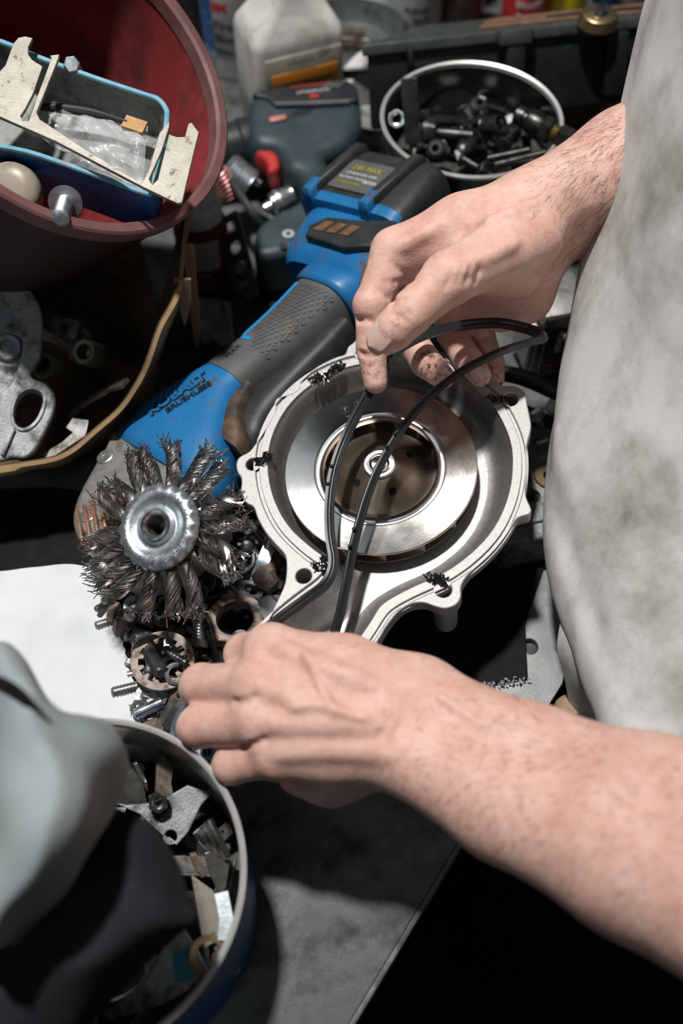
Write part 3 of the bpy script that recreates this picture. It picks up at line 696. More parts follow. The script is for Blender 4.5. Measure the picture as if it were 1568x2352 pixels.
# hair on both forearms, a child of the person
def arm_hair(V, Fq, sel, n, seed, flow, L0=.009):
    rg = np.random.default_rng(seed); q = V[Fq]; c = q.mean(1); nr = np.cross(q[:, 2] - q[:, 0], q[:, 3] - q[:, 1]); ar = np.linalg.norm(nr, axis=1); nr = nr / (ar[:, None] + 1e-12)
    p = sel(c) * ar; p = p / p.sum(); ids = rg.choice(len(c), n, p=p); g = G()
    for i in ids:
        nn = nr[i]; d = flow(c[i]) + rg.normal(0, .35, 3); d = d - nn * (d @ nn); d /= np.linalg.norm(d) + 1e-9
        l = L0 * rg.uniform(.5, 1.25); s = np.cross(nn, d) * .00007
        a = c[i] - nn * .0004; b = a + nn * l * .16 + d * l * .5; e = a + nn * l * .22 + d * l * 1.0
        g.v += [tuple(a - s), tuple(a + s), tuple(b - s * .8), tuple(b + s * .8), tuple(e)]; k = len(g.v)
        g.f += [(k - 5, k - 4, k - 2, k - 3), (k - 3, k - 2, k - 1)]
    me = bpy.data.meshes.new('arm_hair'); me.from_pydata(g.v, [], g.f); me.materials.append(K['hair'])
    o = link('arm_hair', me, person); o['kind'] = 'stuff'; return o
dR = (elbR - RW) / np.linalg.norm(elbR - RW); dL = (elbL - LW) / np.linalg.norm(elbL - LW)
arm_hair(VR, FR, lambda c: np.clip(((c - RW) @ dR + .02) / .05, 0, 1) ** 1.5 * (((c - RW) @ dR) < .19) , 8500, 3, lambda c: -dR * .9 + np.array([-.1, -.1, -.7]), .0095)
arm_hair(VL, FL, lambda c: np.clip(((c - LW) @ dL + .0) / .06, 0, 1) * (((c - LW) @ dL) < .25), 3600, 4, lambda c: -dL * .4 + np.array([0, -.5, -.6]), .0065)
# apron: the belly leans in over the bench edge
sil = [(1600, -150, .40), (1545, 0, .37), (1488, 140, .335), (1462, 290, .305), (1440, 420, .28), (1412, 600, .242), (1385, 740, .208), (1340, 880, .176), (1300, 1050, .145), (1266, 1190, .120), (1256, 1290, .104), (1238, 1400, .088), (1240, 1500, .068), (1285, 1590, .045), (1320, 1670, .02)]
rows = []; ND = Vector((-.80, -.12, 0)).normalized(); TD = Vector((-ND.y, ND.x, 0))
ss = spline([tuple(at(p[0] + 62 + max(0, 760 - p[1]) * .13, p[1], p[2])) for p in sil[:-1]], 5)
for i, p in enumerate(ss):
    p = Vector(p) + Vector((.012, 0, 0)) * (1 - i / len(ss)) * 0; row = []
    for k in range(61):
        u = -1 + 2 * k / 60; a = u * 1.45
        wx, wy = .12, .215
        q = p + ND * (wx * (math.cos(a) - 1)) + TD * (wy * math.sin(a))
        n1 = noise.noise(Vector((u * 3.2, p.z * 9, 3))); n2 = noise.noise(Vector((u * 9, p.z * 13, 8)))
        fold = math.sin(u * 8 + p.z * 24) * .0035 * min(1, max(0, u + .35))
        row.append(tuple(q - ND * (n1 * .006 + n2 * .0022 + fold * (1 if abs(u) > .12 else .4))))
    rows.append(row)
g = G().add(loft(rows, closed=False)); inner = [[tuple(Vector(q) - ND * .0025) for q in r] for r in rows]
g.add(loft(inner, closed=False)); g.add(loft([rows[-1], inner[-1]], closed=False)); g.add(loft([[r[0] for r in rows], [r[0] for r in inner]], closed=False))
obj('apron', g, K['apron_cloth'], person, smooth=60, label='stained pale grey apron')
# the lower flap of the apron, turned under
fl_pts = [[(1290, 1370, .078), (1340, 1370, .10), (1420, 1370, .12)], [(1268, 1480, .062), (1330, 1480, .085), (1420, 1480, .11)], [(1280, 1540, .05), (1352, 1580, .075), (1450, 1620, .10)], [(1292, 1600, .03), (1385, 1660, .055), (1490, 1700, .08)], [(1305, 1680, .0), (1420, 1740, .02), (1520, 1790, .05)]]
r2 = [[tuple(Vector(at(*q)) + Vector((.004, .003, -.004))) for q in spline(r, 6)] for r in fl_pts]
r2 = [list(x) for x in zip(*[spline(c, 6) for c in zip(*r2)])]
g = G().add(loft(r2, closed=False)).add(loft([[tuple(Vector(q) + Vector((.0018, .0012, -.001))) for q in r] for r in r2], closed=False))
obj('apron_flap', g, K['apron_cloth'], person, smooth=60)
# short dark sleeves, beyond the frame
for elb, sh in ((elbL, np.array([.50, .30, .38])), (elbR, np.array([.52, .62, .40]))):
    a = elb + (sh - elb) * .38; g = G().add(tube([a, (a + sh) / 2, sh], [.072, .082, .09], 24, caps=False))
    obj('sleeve', g, K['shirt_cloth'], person)

for y0 in (.38, .555):
    obj('trouser_leg', G().add(tube([(.42, y0, -.02), (.43, y0, -.3), (.455, y0, -.86)], [.135, .115, .09], 28)), K['shirt_cloth'], person)
obj('trouser_top', G().add(tube([(.43, .46, -.20), (.43, .46, .05)], [.175, .165], 32)), K['shirt_cloth'], person)

keep = (np.linalg.norm(VT - elbL, axis=1) > .12) & (np.linalg.norm(VT - elbR, axis=1) > .12) & (VT[:, 2] > -.2)
nrm_ = np.zeros_like(VT); qn = np.cross(VT[FT[:, 2]] - VT[FT[:, 0]], VT[FT[:, 3]] - VT[FT[:, 1]])
for k in range(4): np.add.at(nrm_, FT[:, k], qn)
nrm_ /= np.linalg.norm(nrm_, axis=1)[:, None] + 1e-9
g = G(); g.v = [tuple(map(float, p)) for p in VT + nrm_ * .007]; g.f = [tuple(map(int, q)) for q in FT[keep[FT].all(1)]]
obj('shirt', g, K['shirt_cloth'], person, smooth=80)

# ---------------------------------------------------------------- cordless angle grinder
A_ = Vector(at(235, 1110, .055)); B_ = Vector(at(850, 520, .09))
gX = (B_ - A_).normalized(); gY0 = gX.cross(Vector((0, 0, 1))).normalized(); gU = gY0.cross(gX)
t20 = math.radians(20); gYr = gY0 * math.cos(t20) + gU * math.sin(t20); gZ = gYr.cross(gX); gZ = gZ if gZ.z > 0 else -gZ
GM = Matrix((gX, -gYr, gZ)).transposed().to_4x4(); GM.translation = A_
grinder = thing('angle_grinder', 'blue and black cordless angle grinder lying diagonally behind the wire wheel', 'angle grinder', GM)
def gbody(st, n=28, e=3.0):      # stations (x, y left, y right, z top, z bottom)
    rings = []
    for x, yl, yr, zt, zb in st:
        rings.append([(x, y, z) for y, z in sup((yl - yr) / 2, (zt - zb) / 2, n, e, (yl + yr) / 2, (zt + zb) / 2)])
    return loft(rings)
def smooth_st(st, n=5): return spline(st, n)
front_st = smooth_st([(.030, .022, -.086, .016, -.034), (.036, .026, -.090, .019, -.036), (.050, .0235, -.084, .021, -.034), (.064, .020, -.074, .022, -.030), (.080, .0125, -.060, .022, -.027), (.098, .003, -.048, .022, -.025), (.108, -.002, -.045, .0215, -.025)])
obj('front_housing', gbody(front_st), K['kob_blue'], grinder)
grip_st = smooth_st([(.1075, -.003, -.0455, .0225, -.026), (.112, -.0035, -.0455, .0228, -.026), (.130, -.007, -.049, .0230, -.026), (.150, -.0105, -.054, .0240, -.026), (.172, -.0125, -.058, .0255, -.026), (.190, -.012, -.0605, .0270, -.027), (.198, -.011, -.063, .0275, -.028)])
obj('grip', gbody(grip_st), K['grip_grey'], grinder, label='grey rubber grip with honeycomb texture')
def top_pt(st, x, y):            # point and normal on the upper skin of a body
    for a, b in zip(st, st[1:]):
        if a[0] <= x <= b[0] or b is st[-1]:
            t = (x - a[0]) / max(1e-9, b[0] - a[0]); yl, yr, zt, zb = [a[i] + (b[i] - a[i]) * t for i in range(1, 5)]; break
    hw, cy, hh, cz = (yl - yr) / 2, (yl + yr) / 2, (zt - zb) / 2, (zt + zb) / 2
    q = min(.98, abs(y - cy) / hw); z = cz + hh * (1 - q ** 3.0) ** (1 / 3.0)
    dz = -(q ** 2) * (1 - q ** 3) ** (-2 / 3) * hh / hw * (1 if y > cy else -1)
    return Vector((x, y, z)), Vector((0, -dz, 1)).normalized()
g = G(); hx = .0042
for i in range(0, 17):
    for j in range(-6, 6):
        x = .1335 + i * hx * .866; y = -.034 + j * hx + (hx / 2 if i % 2 else 0) - (x - .133) * .09
        lo_, hi_ = -.0475 - (x - .133) * .16, -.0215 - (x - .133) * .05
        if not (lo_ < y < hi_) or (i < 3 and y > -.030): continue
        p, n_ = top_pt(grip_st, x, y)
        g.add(lathe([(.0021, -.0004), (.0021, .00035), (.0016, .0004), (.0014, 0), (0, -.0001)], 6), zframe(p, n_, 0))
hexes = obj('honeycomb_relief', g, K['grip_grey'], grinder, smooth=20); hexes['kind'] = 'stuff'
pts = [(.1365, -.0285), (.1355, -.0215), (.142, -.0185), (.158, -.0195), (.178, -.0200), (.193, -.0215)]
path = []
for x, y in spline(pts[1:], 5): p, n_ = top_pt(grip_st, x, y); path.append(p + n_ * .0002)
p, n_ = top_pt(grip_st, *pts[0]); path.insert(0, p + n_ * .0002)
obj('grip_stripe', tube(path, .0012, sec=[(-1.2, -.3), (1.2, -.3), (1.1, .35), (-1.1, .35)], up=(0, 0, 1)), K['blue_bright'], grinder, label='bright blue stripe')
obj('collar', gbody(smooth_st([(.197, -.009, -.066, .029, -.03), (.201, -.0085, -.068, .031, -.031), (.212, -.007, -.070, .030, -.031), (.220, -.004, -.072, .026, -.03)])), K['kob_blue'], grinder)
obj('paddle_switch', gbody(smooth_st([(.076, -.052, -.080, .004, -.030), (.086, -.046, -.082, .008, -.032), (.105, -.044, -.0765, .010, -.034), (.135, -.050, -.0755, .011, -.034), (.165, -.055, -.0765, .012, -.034), (.188, -.058, -.0745, .012, -.03)])), K['black_plastic'], grinder, label='black paddle switch')
obj('paddle_guard', gbody(smooth_st([(.066, -.060, -.083, .012, -.02), (.076, -.055, -.080, .0155, -.022), (.090, -.0465, -.064, .0165, -.022), (.11, -.0445, -.054, .0165, -.02)])), K['dusty_black'], grinder, label='dusty brown recess edge')
# rear housing, vents, battery
obj('rear_housing', gbody(smooth_st([(.212, .018, -.082, .024, -.035), (.222, .026, -.086, .029, -.037), (.245, .032, -.080, .032, -.037), (.262, .036, -.074, .033, -.036), (.27, .036, -.072, .032, -.036)]), e=4.5), K['kob_blue'], grinder)
vt = obj('vent_frame', plate([(.2265, -.0015), (.2365, .0045), (.249, -.004), (.254, -.034), (.262, -.060), (.2585, -.074), (.236, -.066), (.226, -.043)], [], .008, .0016, 3), K['black_plastic'], grinder, T(0, 0, .0362))
for k in range(3):
    y0 = -.004 - k * .0125; x0 = .2315 + k * .0012
    q = [(x0 + .0015, y0), (x0 + .0125, y0 - .003), (x0 + .0135, y0 - .0115), (x0 + .0025, y0 - .009)]
    obj('vent_slot', plate(q, [], .0012, .0002), K['vent_brown'], vt, T(0, 0, .0009))
obj('battery_pack', gbody(smooth_st([(.262, .0405, -.062, .036, -.03), (.266, .041, -.063, .039, -.03), (.292, .035, -.062, .0405, -.03), (.316, .031, -.058, .040, -.03), (.322, .029, -.056, .036, -.028)], 3), e=7), K['black_plastic'], grinder)
obj('battery_front', gbody([(.2595, .0395, -.061, .0335, -.02), (.2605, .041, -.0625, .0388, -.02), (.2685, .040, -.062, .0402, -.02), (.2695, .039, -.061, .0395, -.02)], e=7), K['kob_blue'], grinder, label='blue front edge of the battery')
for y in (.0265, -.0335):
    obj('battery_rail', gbody([(.262, y + .004, y - .005, .0445, .03), (.265, y + .0048, y - .0055, .047, .03), (.318, y + .002, y - .0075, .0465, .03), (.322, y + .001, y - .007, .043, .03)], 16, 4), K['black_plastic'], grinder)
    obj('rail_tip', gbody([(.2585, y + .004, y - .005, .0435, .03), (.2605, y + .0048, y - .0055, .0468, .03), (.2735, y + .0047, y - .0056, .0474, .03), (.2740, y + .004, y - .005, .045, .03)], 16, 4), K['kob_blue'], grinder, label='blue rail tip')
lb = obj('rating_label', plate(rrect(.032, .044, .002, 3), [], .0006, .0001), K['grip_grey'], grinder, T(.290, -.003, .0411))
obj('lettering', G().add(text('24V MAX', .0072, .0002), T(.0075, .000, .0004) @ Rz(-90)), K['label_yellow'], lb)
obj('lettering', G().add(text('LITHIUM-ION  4.0Ah', .0036, .0002), T(.0010, 0, .0004) @ Rz(-90)).add(text('BATTERY PACK', .0036, .0002), T(-.0042, .006, .0004) @ Rz(-90)).add(text('96Wh', .0056, .0002), T(-.0055, -.014, .0004) @ Rz(-90)), K['label_white'], lb)
obj('lettering', G().add(text('TO REDUCE RISK', .0032, .0002), T(-.0095, .005, .0004) @ Rz(-90)), K['label_yellow'], lb)
# moulded lettering on the blue housing and on the grip
def on_top(st, vf, ox, oy, rot, lift=.0003):
    c, s_ = math.cos(rot), math.sin(rot)
    def fn(x, y, z):
        X, Y = ox + x * c - y * s_, oy + x * s_ + y * c
        p, n_ = top_pt(st, X, Y); return tuple(p + n_ * (z + lift))
    return bend(vf, fn)
ra = math.atan2(-.0165, .050)
obj('lettering', on_top(front_st, text('KOBALT', .0124, .0005, bold=.0003, spacing=.98), .0745, -.0150, ra, .0007), K['kob_blue'], grinder, smooth=0)
obj('lettering_outline', on_top(front_st, text('KOBALT', .0124, .0004, bold=.0008, spacing=.98), .0749, -.0155, ra, .0004), K['ink_dark'], grinder, smooth=0, label='dark outline of the moulded letters')
obj('lettering', on_top(front_st, text('BRUSHLESS', .0072, .0003, bold=.0002), .0765, -.0262, ra, .0006), K['ink_dark'], grinder, smooth=0)
obj('lettering', on_top(grip_st, text('24V\nMAX', .0062, .0003), .1225, -.0215, ra * .8 + .2), K['black_plastic'], grinder, smooth=0)
# gear head
hd = [(.036, .014), (.020, .014), (.004, .006), (-.020, -.006), (-.036, -.022), (-.044, -.048), (-.040, -.078), (-.024, -.096), (0, -.102), (.034, -.088)]
hd = [q[:2] for q in spline(hd, 3, True)]
g = G().add(plate(hd, [], .044, .006, 3), T(0, 0, .013)); obj('gear_head', g, K['gear_grey'], grinder)
gsc = obj('gear_head_plate', plate([(x * .80 - .002, (y + .045) * .78 - .045) for x, y in hd], [], .006, .0015, 2), K['gear_grey'], grinder, T(0, 0, .017))
for x, y in ((.012, -.004), (-.026, -.036), (.02, -.082), (-.022, -.078)):
    s1 = obj('screw', G().add(lathe([(.0030, .0005), (.0062, .0005), (.0064, .0012), (.0056, .0018), (.0034, .0018), (.0030, .0008), (0, .0004)], 20), T(x, y, .0165)), K['zinc'], grinder)
    obj('screw_recess', G().add(lathe([(0, .0012), (.0022, .0012), (.0022, .0006), (0, .0005)], 6), T(x, y, .0165)), K['copper'], s1)
for k in range(7):
    obj('cooling_rib', G().add(box(.0026, .030, .004, .0008), T(-.036 + k * .0052, -.040 - k * .002, .0185) @ Rz(-28)), K['copper'], grinder, label='copper coloured rib')

# ---------------------------------------------------------------- knotted wire wheel
Wn = Vector((-.304, -.325, .896)).normalized(); Wc = Vector((-.10855, .30537, .1147))
WM = frame(Wc, x=Vector((1, 0, 0)) - Wn * Wn.x, z=Wn)
wheel = thing('wire_wheel', 'round knotted steel wire wheel brush with a zinc hub, in front of the blue grinder', 'wire wheel', WM)
prof = [(.0070, -.006), (.0070, .0036), (.0078, .0046), (.0098, .0046), (.0106, .0036), (.0112, .0012), (.0125, .0006), (.0150, .0010), (.0172, .0030), (.0192, .0040), (.0215, .0040), (.0235, .0028), (.0255, .0016), (.0268, -.0006), (.0262, -.0022), (.022, -.003), (.0075, -.006)]
def hubmesh(sgn=1):
    n = 240; rings = []
    for r, z in prof:
        w = max(0, min(1, (r - .0225) / .003)) if z > -.002 else .4; ring = []
        for i in range(n):
            a = 2 * math.pi * i / n; m = math.cos(20 * a)
            ring.append(((r - .0005 * w * (1 - m)) * math.cos(a), (r - .0005 * w * (1 - m)) * math.sin(a), sgn * (z + .00045 * w * m)))
        rings.append(ring)
    return loft(rings, False, False)
obj('hub_plate', hubmesh(), K['zinc'], wheel, smooth=75, label='scalloped zinc hub plate')
obj('hub_plate', G().add(hubmesh(-1), T(0, 0, -.012)), K['zinc'], wheel)
obj('collar', lathe([(.0068, -.012), (.0066, .0042), (.0074, .0052), (.0092, .0052), (.0102, .0044), (.0106, .0026)], 48), K['bright_steel'], wheel)
obj('threaded_bore', lathe([(.0067, .0036)] + [(.0067 if i % 2 else .0059, .003 - i * .0011) for i in range(14)] + [(0, -.013)], 40), K['dark_steel'], wheel)
g = G()
def arc_text(s, r, a0, da, size):
    for i, ch_ in enumerate(s):
        if ch_ == ' ': continue
        a = a0 + i * da
        g.add(text(ch_, size, .00018), T(r * math.cos(a), r * math.sin(a), .0041) @ Matrix.Rotation(a - math.pi / 2, 4, 'Z'))
arc_text('WEAR EYE PROTECTION', .0205, 1.05, -.132, .0034)
arc_text('MAX 20000 RPM', .0205, -1.95, -.135, .0034)
g.add(lathe([(.0017, 0), (.0019, .0003), (.0021, 0)], 24), T(.0205 * math.cos(-1.66), .0205 * math.sin(-1.66), .0041)).add(text('S', .0026, .0002), T(.0205 * math.cos(-1.66), .0205 * math.sin(-1.66), .0041))
obj('lettering', g, K['grey_steel'], wheel, smooth=0)
rk = random.Random(21)
for kk in range(18):
    a0 = kk * 2 * math.pi / 18 + rk.uniform(-.05, .05); g = G(); bendk = rk.uniform(-.20, .20); lift = rk.uniform(-.003, .003); Lk = rk.uniform(.0275, .0335); tw = rk.uniform(5.2, 6.6) * 1
    def kp(t, ph, rad):
        r = .0225 + Lk * t; aa = a0 + bendk * t * t; w = .0036 + .0020 * t
        th = ph + tw * t
        rr = rad * w; off_ = rr * math.cos(th); zz = -.006 + lift * t + rr * math.sin(th) * .9
        return Vector((r * math.cos(aa) - off_ * math.sin(aa), r * math.sin(aa) + off_ * math.cos(aa), zz))
    for s in range(44):
        ph = rk.uniform(0, 6.283); rad = 1.0 if s < 24 else math.sqrt(rk.random())
        te = rk.uniform(.82, 1.0); n = 13
        path = [kp(te * q / n, ph, rad) for q in range(n + 1)]
        d = (path[-1] - path[-2]).normalized(); o = Vector((rk.gauss(0, 1), rk.gauss(0, 1), rk.gauss(0, 1))).normalized()
        p = path[-1]; l = rk.uniform(.0015, .0055)
        for q in range(3):
            d = (d + o * rk.uniform(.15, .5)).normalized(); p = p + d * l / 3 * 1.4; path.append(p)
        g.add(tube(path, .00034, 3))
    obj('wire_knot', g, K['wire_steel'], wheel, smooth=80)

# ---------------------------------------------------------------- red bucket and what lies in it
bR = .115; bn = Vector((.6126, -.17657, .77042)).normalized(); bc = Vector((-.16961, .55786, .24880))
BM = frame(bc, x=Vector((1, 0, 0)) - bn * bn.x, z=bn)
bucket = thing('bucket', 'dull red plastic bucket tipped on its side, holding a blue tray', 'bucket', BM)
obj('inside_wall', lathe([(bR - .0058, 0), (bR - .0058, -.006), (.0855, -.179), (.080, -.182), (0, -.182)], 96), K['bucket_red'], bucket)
obj('outside_wall', lathe([(0, -.185), (.085, -.185), (.0895, -.181), (bR - .0030, -.006), (bR - .0035, 0)], 96), K['bucket_shade'], bucket, label='outside with shade painted in black')
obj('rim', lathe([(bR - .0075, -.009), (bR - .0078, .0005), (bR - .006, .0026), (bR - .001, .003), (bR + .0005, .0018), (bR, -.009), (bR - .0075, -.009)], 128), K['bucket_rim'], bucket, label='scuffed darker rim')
BI = BM.inverted()
def bl(px, py, off):                     # photograph -> bucket local, on the plane at depth off
    d = at(px, py, 0) - EYE; o = bc + bn * off
    q = BI @ (EYE + d * ((o - EYE).dot(bn) / d.dot(bn))); return Vector(q)
# the tray's rim plane: traced corners, nearly parallel to the picture, a little below the bucket's mouth
def plane_pts(pts, o, n):
    r = []
    for px, py in pts:
        d = at(px, py, 0) - EYE; r.append(EYE + d * ((o - EYE).dot(n) / d.dot(n)))
    return r
To = Vector(at(190, 330, .225)); Tn = Vector((.10, -.22, .97)).normalized()
TM = frame(To, x=Vector(at(330, 390, .225)) - Vector(at(60, 270, .225)), z=Tn); TI = TM.inverted()
def tl(px, py, off=0): 
    d = at(px, py, 0) - EYE; o = To + Tn * off; q = TI @ (EYE + d * ((o - EYE).dot(Tn) / d.dot(Tn))); return (q.x, q.y)
tr = [tl(*p) for p in ((-60, 96), (20, 100), (70, 122), (210, 174), (330, 214), (365, 226), (384, 248), (388, 275), (372, 380), (352, 440), (330, 448), (200, 400), (60, 352), (-60, 310))]
tr = ccw([q[:2] for q in spline(tr, 4, True)])
tray = thing('blue_tray', 'deep blue enamelled tray with chipped pale rim inside the red bucket', 'tray', TM)
def soff(p, d): return offset(p, d, 2)
g = G().add(loft([[(x, y, z) for x, y in soff(tr, d)] for d, z in ((0, 0), (-.0005, -.006), (-.003, -.042), (-.006, -.046))], False, True))
obj('outer_wall', g, K['tray_blue'], tray)
g = G().add(loft([[(x, y, z) for x, y in soff(tr, d)] for d, z in ((-.0025, -.0005), (-.0032, -.008), (-.0055, -.024), (-.0085, -.027))], False, True))
obj('lining', g, K['tray_inside'], tray, label='grey dusty inside')
obj('rim', tube([(x, y, .0004) for x, y in soff(tr, -.0012)], .0017, 8, True), K['tray_rim'], tray, label='chipped light blue rim')
# gauge bracket lying across the tray
bo = .012
br = [(-70, 355), (-60, 200), (0, 175), (30, 105), (38, 88), (56, 83), (74, 87), (68, 103), (64, 118), (74, 135), (97, 151), (62, 266), (66, 278), (46, 264), (92, 148)]
brk_c = [(-60, 225), (12, 150), (30, 100), (42, 86), (58, 83), (75, 87), (65, 108), (65, 124), (74, 137), (98, 152), (76, 215), (58, 250), (47, 266), (52, 277), (66, 277), (84, 225), (118, 133), (114, 127), (136, 124), (134, 134), (112, 190), (84, 258), (92, 274), (200, 345), (312, 413), (330, 412), (340, 394), (366, 305), (389, 277), (389, 290), (372, 345), (342, 412), (350, 424), (362, 412), (388, 308), (405, 314), (424, 314), (428, 300), (432, 284), (440, 281), (457, 304), (450, 330), (418, 465), (408, 467), (330, 430), (130, 325), (0, 268), (-60, 245)]
bk = [tl(px, py, bo) for px, py in brk_c]
bracket = thing('steel_bracket', 'flat grey steel bracket with hooked ends lying across the blue tray', 'bracket', TM @ T(0, 0, bo))
obj('bracket_plate', plate(ccw([tuple(q) for q in bk]), [], .0028, .0004), K['bracket_steel'], bracket)
# clear bag with a small brush inside, lying in the tray
bag = []
for i in range(26):
    row = []
    for j in range(30):
        u, v = i / 25, j / 29
        a = np.array(tl(70, 205)) * (1 - u) * (1 - v) + np.array(tl(335, 250)) * (1 - u) * v + np.array(tl(40, 262)) * u * (1 - v) + np.array(tl(322, 402)) * u * v
        z = -.0145 + .010 * math.sin(math.pi * u) * math.sin(math.pi * v) + .0045 * noise.noise(Vector((u * 7, v * 9, 2))) + .003 * noise.noise(Vector((u * 16, v * 18, 5)))
        row.append((a[0], a[1], z))
    bag.append(row)
o = obj('plastic_bag', loft(bag, closed=False), K['clear_film'], None, TM, smooth=60); tag(o, 'crumpled clear plastic bag over a brush in the blue tray', 'plastic bag')
brush = thing('paint_brush', 'small dark handled brush with tan bristles seen through the clear bag', 'brush', TM)
hp_ = [Vector((*tl(x, y), -.010)) for x, y in ((75, 218), (130, 222), (200, 232), (250, 243), (288, 256))]
obj('handle', tube(spline(hp_, 4), [.0017 + .0014 * math.sin(math.pi * min(1, i / 12)) for i in range(17)], 10), K['ink_dark'], brush)
e = (hp_[-1] - hp_[-2]).normalized(); obj('bristles', tube([hp_[-1] - e * .002, hp_[-1] + e * .004, hp_[-1] + e * .012], 1, sec=[(-.0045, -.0014), (.0045, -.0014), (.0045, .0014), (-.0045, .0014)], up=(0, 0, 1)), K['bristle_tan'], brush)
# beige plastic cap, bolt and nut by the tray
cp = Vector(at(28, 442, .206)); capn = (Vector((-.05, -.55, .7))).normalized()
cap = obj('plastic_stopper', lathe([(0, .009), (.009, .0088), (.0142, .0076), (.0174, .0045), (.0182, .001), (.0178, -.0035), (.0168, -.008), (0, -.008)], 40), K['beige_plastic'], None, zframe(cp, capn)); tag(cap, 'round beige plastic cap by the blue tray in the bucket', 'cap')
def hexbolt(name, r, L, hr, hh_, mat, pitch=.0019, plain=0., mat2=None, washer=False):
    """hex head bolt, head at the origin, shank towards +z"""
    o = bpy.data.objects.new(name, None); col.objects.link(o)
    obj('head', G().add(hexprism(hr, hh_), T(0, 0, -hh_)), mat, o)
    if washer: obj('flange', G().add(lathe([(0, 0), (hr * 1.35, 0), (hr * 1.35, .0012), (0, .0014)], 24)), mat, o)
    g = G()
    if plain: g.add(lathe([(0, 0), (r, 0), (r, plain), (r * .85, plain)], 18))
    g.add(thread(r, L - plain, pitch), T(0, 0, plain)); obj('shank', g, mat2 or mat, o)
    return o
def along(a, b): return zframe(a, Vector(b) - Vector(a), rnd.uniform(0, 6))
b1 = hexbolt('hex_bolt', .0055, .030, .0075, .005, K['zinc'], washer=True); b1.matrix_basis = along(at(150, 464, .212), at(136, 512, .226)); tag(b1, 'zinc hex bolt standing between the blue tray and the bucket rim', 'bolt')
b2 = hexbolt('hex_bolt', .0030, .016, .0052, .004, K['zinc']); b2.matrix_basis = along(at(167, 150, .240), at(185, 165, .225)); tag(b2, 'small zinc bolt behind the pale rim of the blue tray', 'bolt')

# ---------------------------------------------------------------- cardboard box with castings in it
edge_c = [(442, 440, .150), (425, 510, .150), (416, 600, .147), (402, 680, .144), (368, 745, .140), (345, 810, .128), (318, 870, .112), (280, 930, .094), (215, 990, .084), (140, 1043, .078), (60, 1062, .076), (-30, 1075, .075), (-140, 1085, .075), (-230, 1060, .075)]
eg = [Vector(at(*p)) for p in edge_c]; es = [Vector(q) for q in spline(eg, 6)]
cen = Vector((-.27, .56, 0))
rows_o, rows_i = [], []
for i, p in enumerate(es):
    out = Vector((p.x - cen.x, p.y - cen.y, 0)).normalized()
    w = .0014 * noise.noise(p * 60); h = noise.noise(p * 40) * .0015
    top_ = p + Vector((0, 0, h)); lo_ = Vector((p.x, p.y, .001)) - out * .05
    th = .0048 if i < 62 else .009
    rows_o.append([tuple(top_ - out * .0004), tuple(top_ + out * th * .5 + Vector((0, 0, -.0012))), *[tuple(top_.lerp(lo_, t) + out * (th * .5 + w + .0025 * math.sin(t * 5 + i * .1))) for t in (.15, .35, .6, .85, 1)]])
    rows_i.append([tuple(top_ - out * .0004), tuple(top_ - out * th * .5 + Vector((0, 0, -.0012))), *[tuple(top_.lerp(lo_, t) - out * (th * .5)) for t in (.15, .35, .6, .85, 1)]])
cbox = thing('cardboard_box', 'worn brown cardboard box with a curling edge, castings inside, under the red bucket', 'cardboard box', T(0, 0, 0))
obj('side_wall', loft(rows_o, closed=False), K['cardboard'], cbox, smooth=50)
obj('inner_wall', loft(rows_i, closed=False), K['cardboard_shade'], cbox, smooth=50, label='inside with shade painted in dark')
obj('torn_flap', tube([at(419, 640, .145), at(424, 690, .128), at(424, 745, .108)], [.0055, .0045, .0008], sec=[(-1, -.25), (1, -.25), (1, .25), (-1, .25)], up=(0, -1, 0)), K['cardboard'], cbox)
obj('torn_flap', tube([at(432, 560, .145), at(440, 640, .12), at(452, 760, .085), at(452, 800, .07)], [.004, .0035, .003, .001], sec=[(-1, -.25), (1, -.25), (1, .25), (-1, .25)], up=(0, -1, 0)), K['cardboard'], cbox)
bp_ = [(q.x - (q.x - cen.x) * .26, q.y - (q.y - cen.y) * .26) for q in es[::4]]
obj('bottom', G().add(plate(ccw(bp_ + [(-.42, .50), (-.42, .75), (-.20, .75)]), [], .004, .0003), T(0, 0, .006)), K['cardboard_shade'], cbox)
# big casting with round openings
def cast_frame(px, py, z, n, roll=0):
    return zframe(at(px, py, z), n, roll)
c1n = Vector((.25, -.42, .87)).normalized(); c1o = Vector(at(40, 850, .095))
C1 = frame(c1o, x=Vector((1, 0, 0)) - c1n * c1n.x, z=c1n); C1I = C1.inverted()
def cl(px, py, off=0.):
    d = at(px, py, 0) - EYE; o = c1o + c1n * off; q = C1I @ (EYE + d * ((o - EYE).dot(c1n) / d.dot(c1n))); return (q.x, q.y)
ca = thing('alternator_bracket', 'dull grey cast aluminium bracket with round openings in the cardboard box', 'casting', C1)
ol = ccw([q[:2] for q in spline([cl(*p) for p in [(-60, 640), (10, 637), (60, 655), (92, 705), (98, 760), (92, 820), (70, 862), (105, 880), (126, 905), (124, 945), (100, 1000), (70, 1045), (30, 1052), (-60, 1030)]], 4, True)])
hole = [q[:2] for q in spline([cl(*p) for p in [(33, 940), (45, 910), (70, 895), (95, 905), (96, 930), (80, 965), (55, 982), (36, 972)]], 5, True)]
hole2 = [q[:2] for q in spline([cl(*p) for p in [(-50, 685), (0, 683), (32, 720), (50, 770), (45, 830), (15, 890), (-50, 910)]], 5, True)]
obj('flange', plate(ol, [hole, hole2], .013, .002, 3), K['casting_dull'], ca)
obj('collar', G().add(loft([[(x, y, z) for x, y in offset(ccw(hole), d)] for d, z in ((.0028, .0001), (.0024, .0016), (.0006, .0014), (0, -.002))], False, False)), K['casting_dull'], ca)
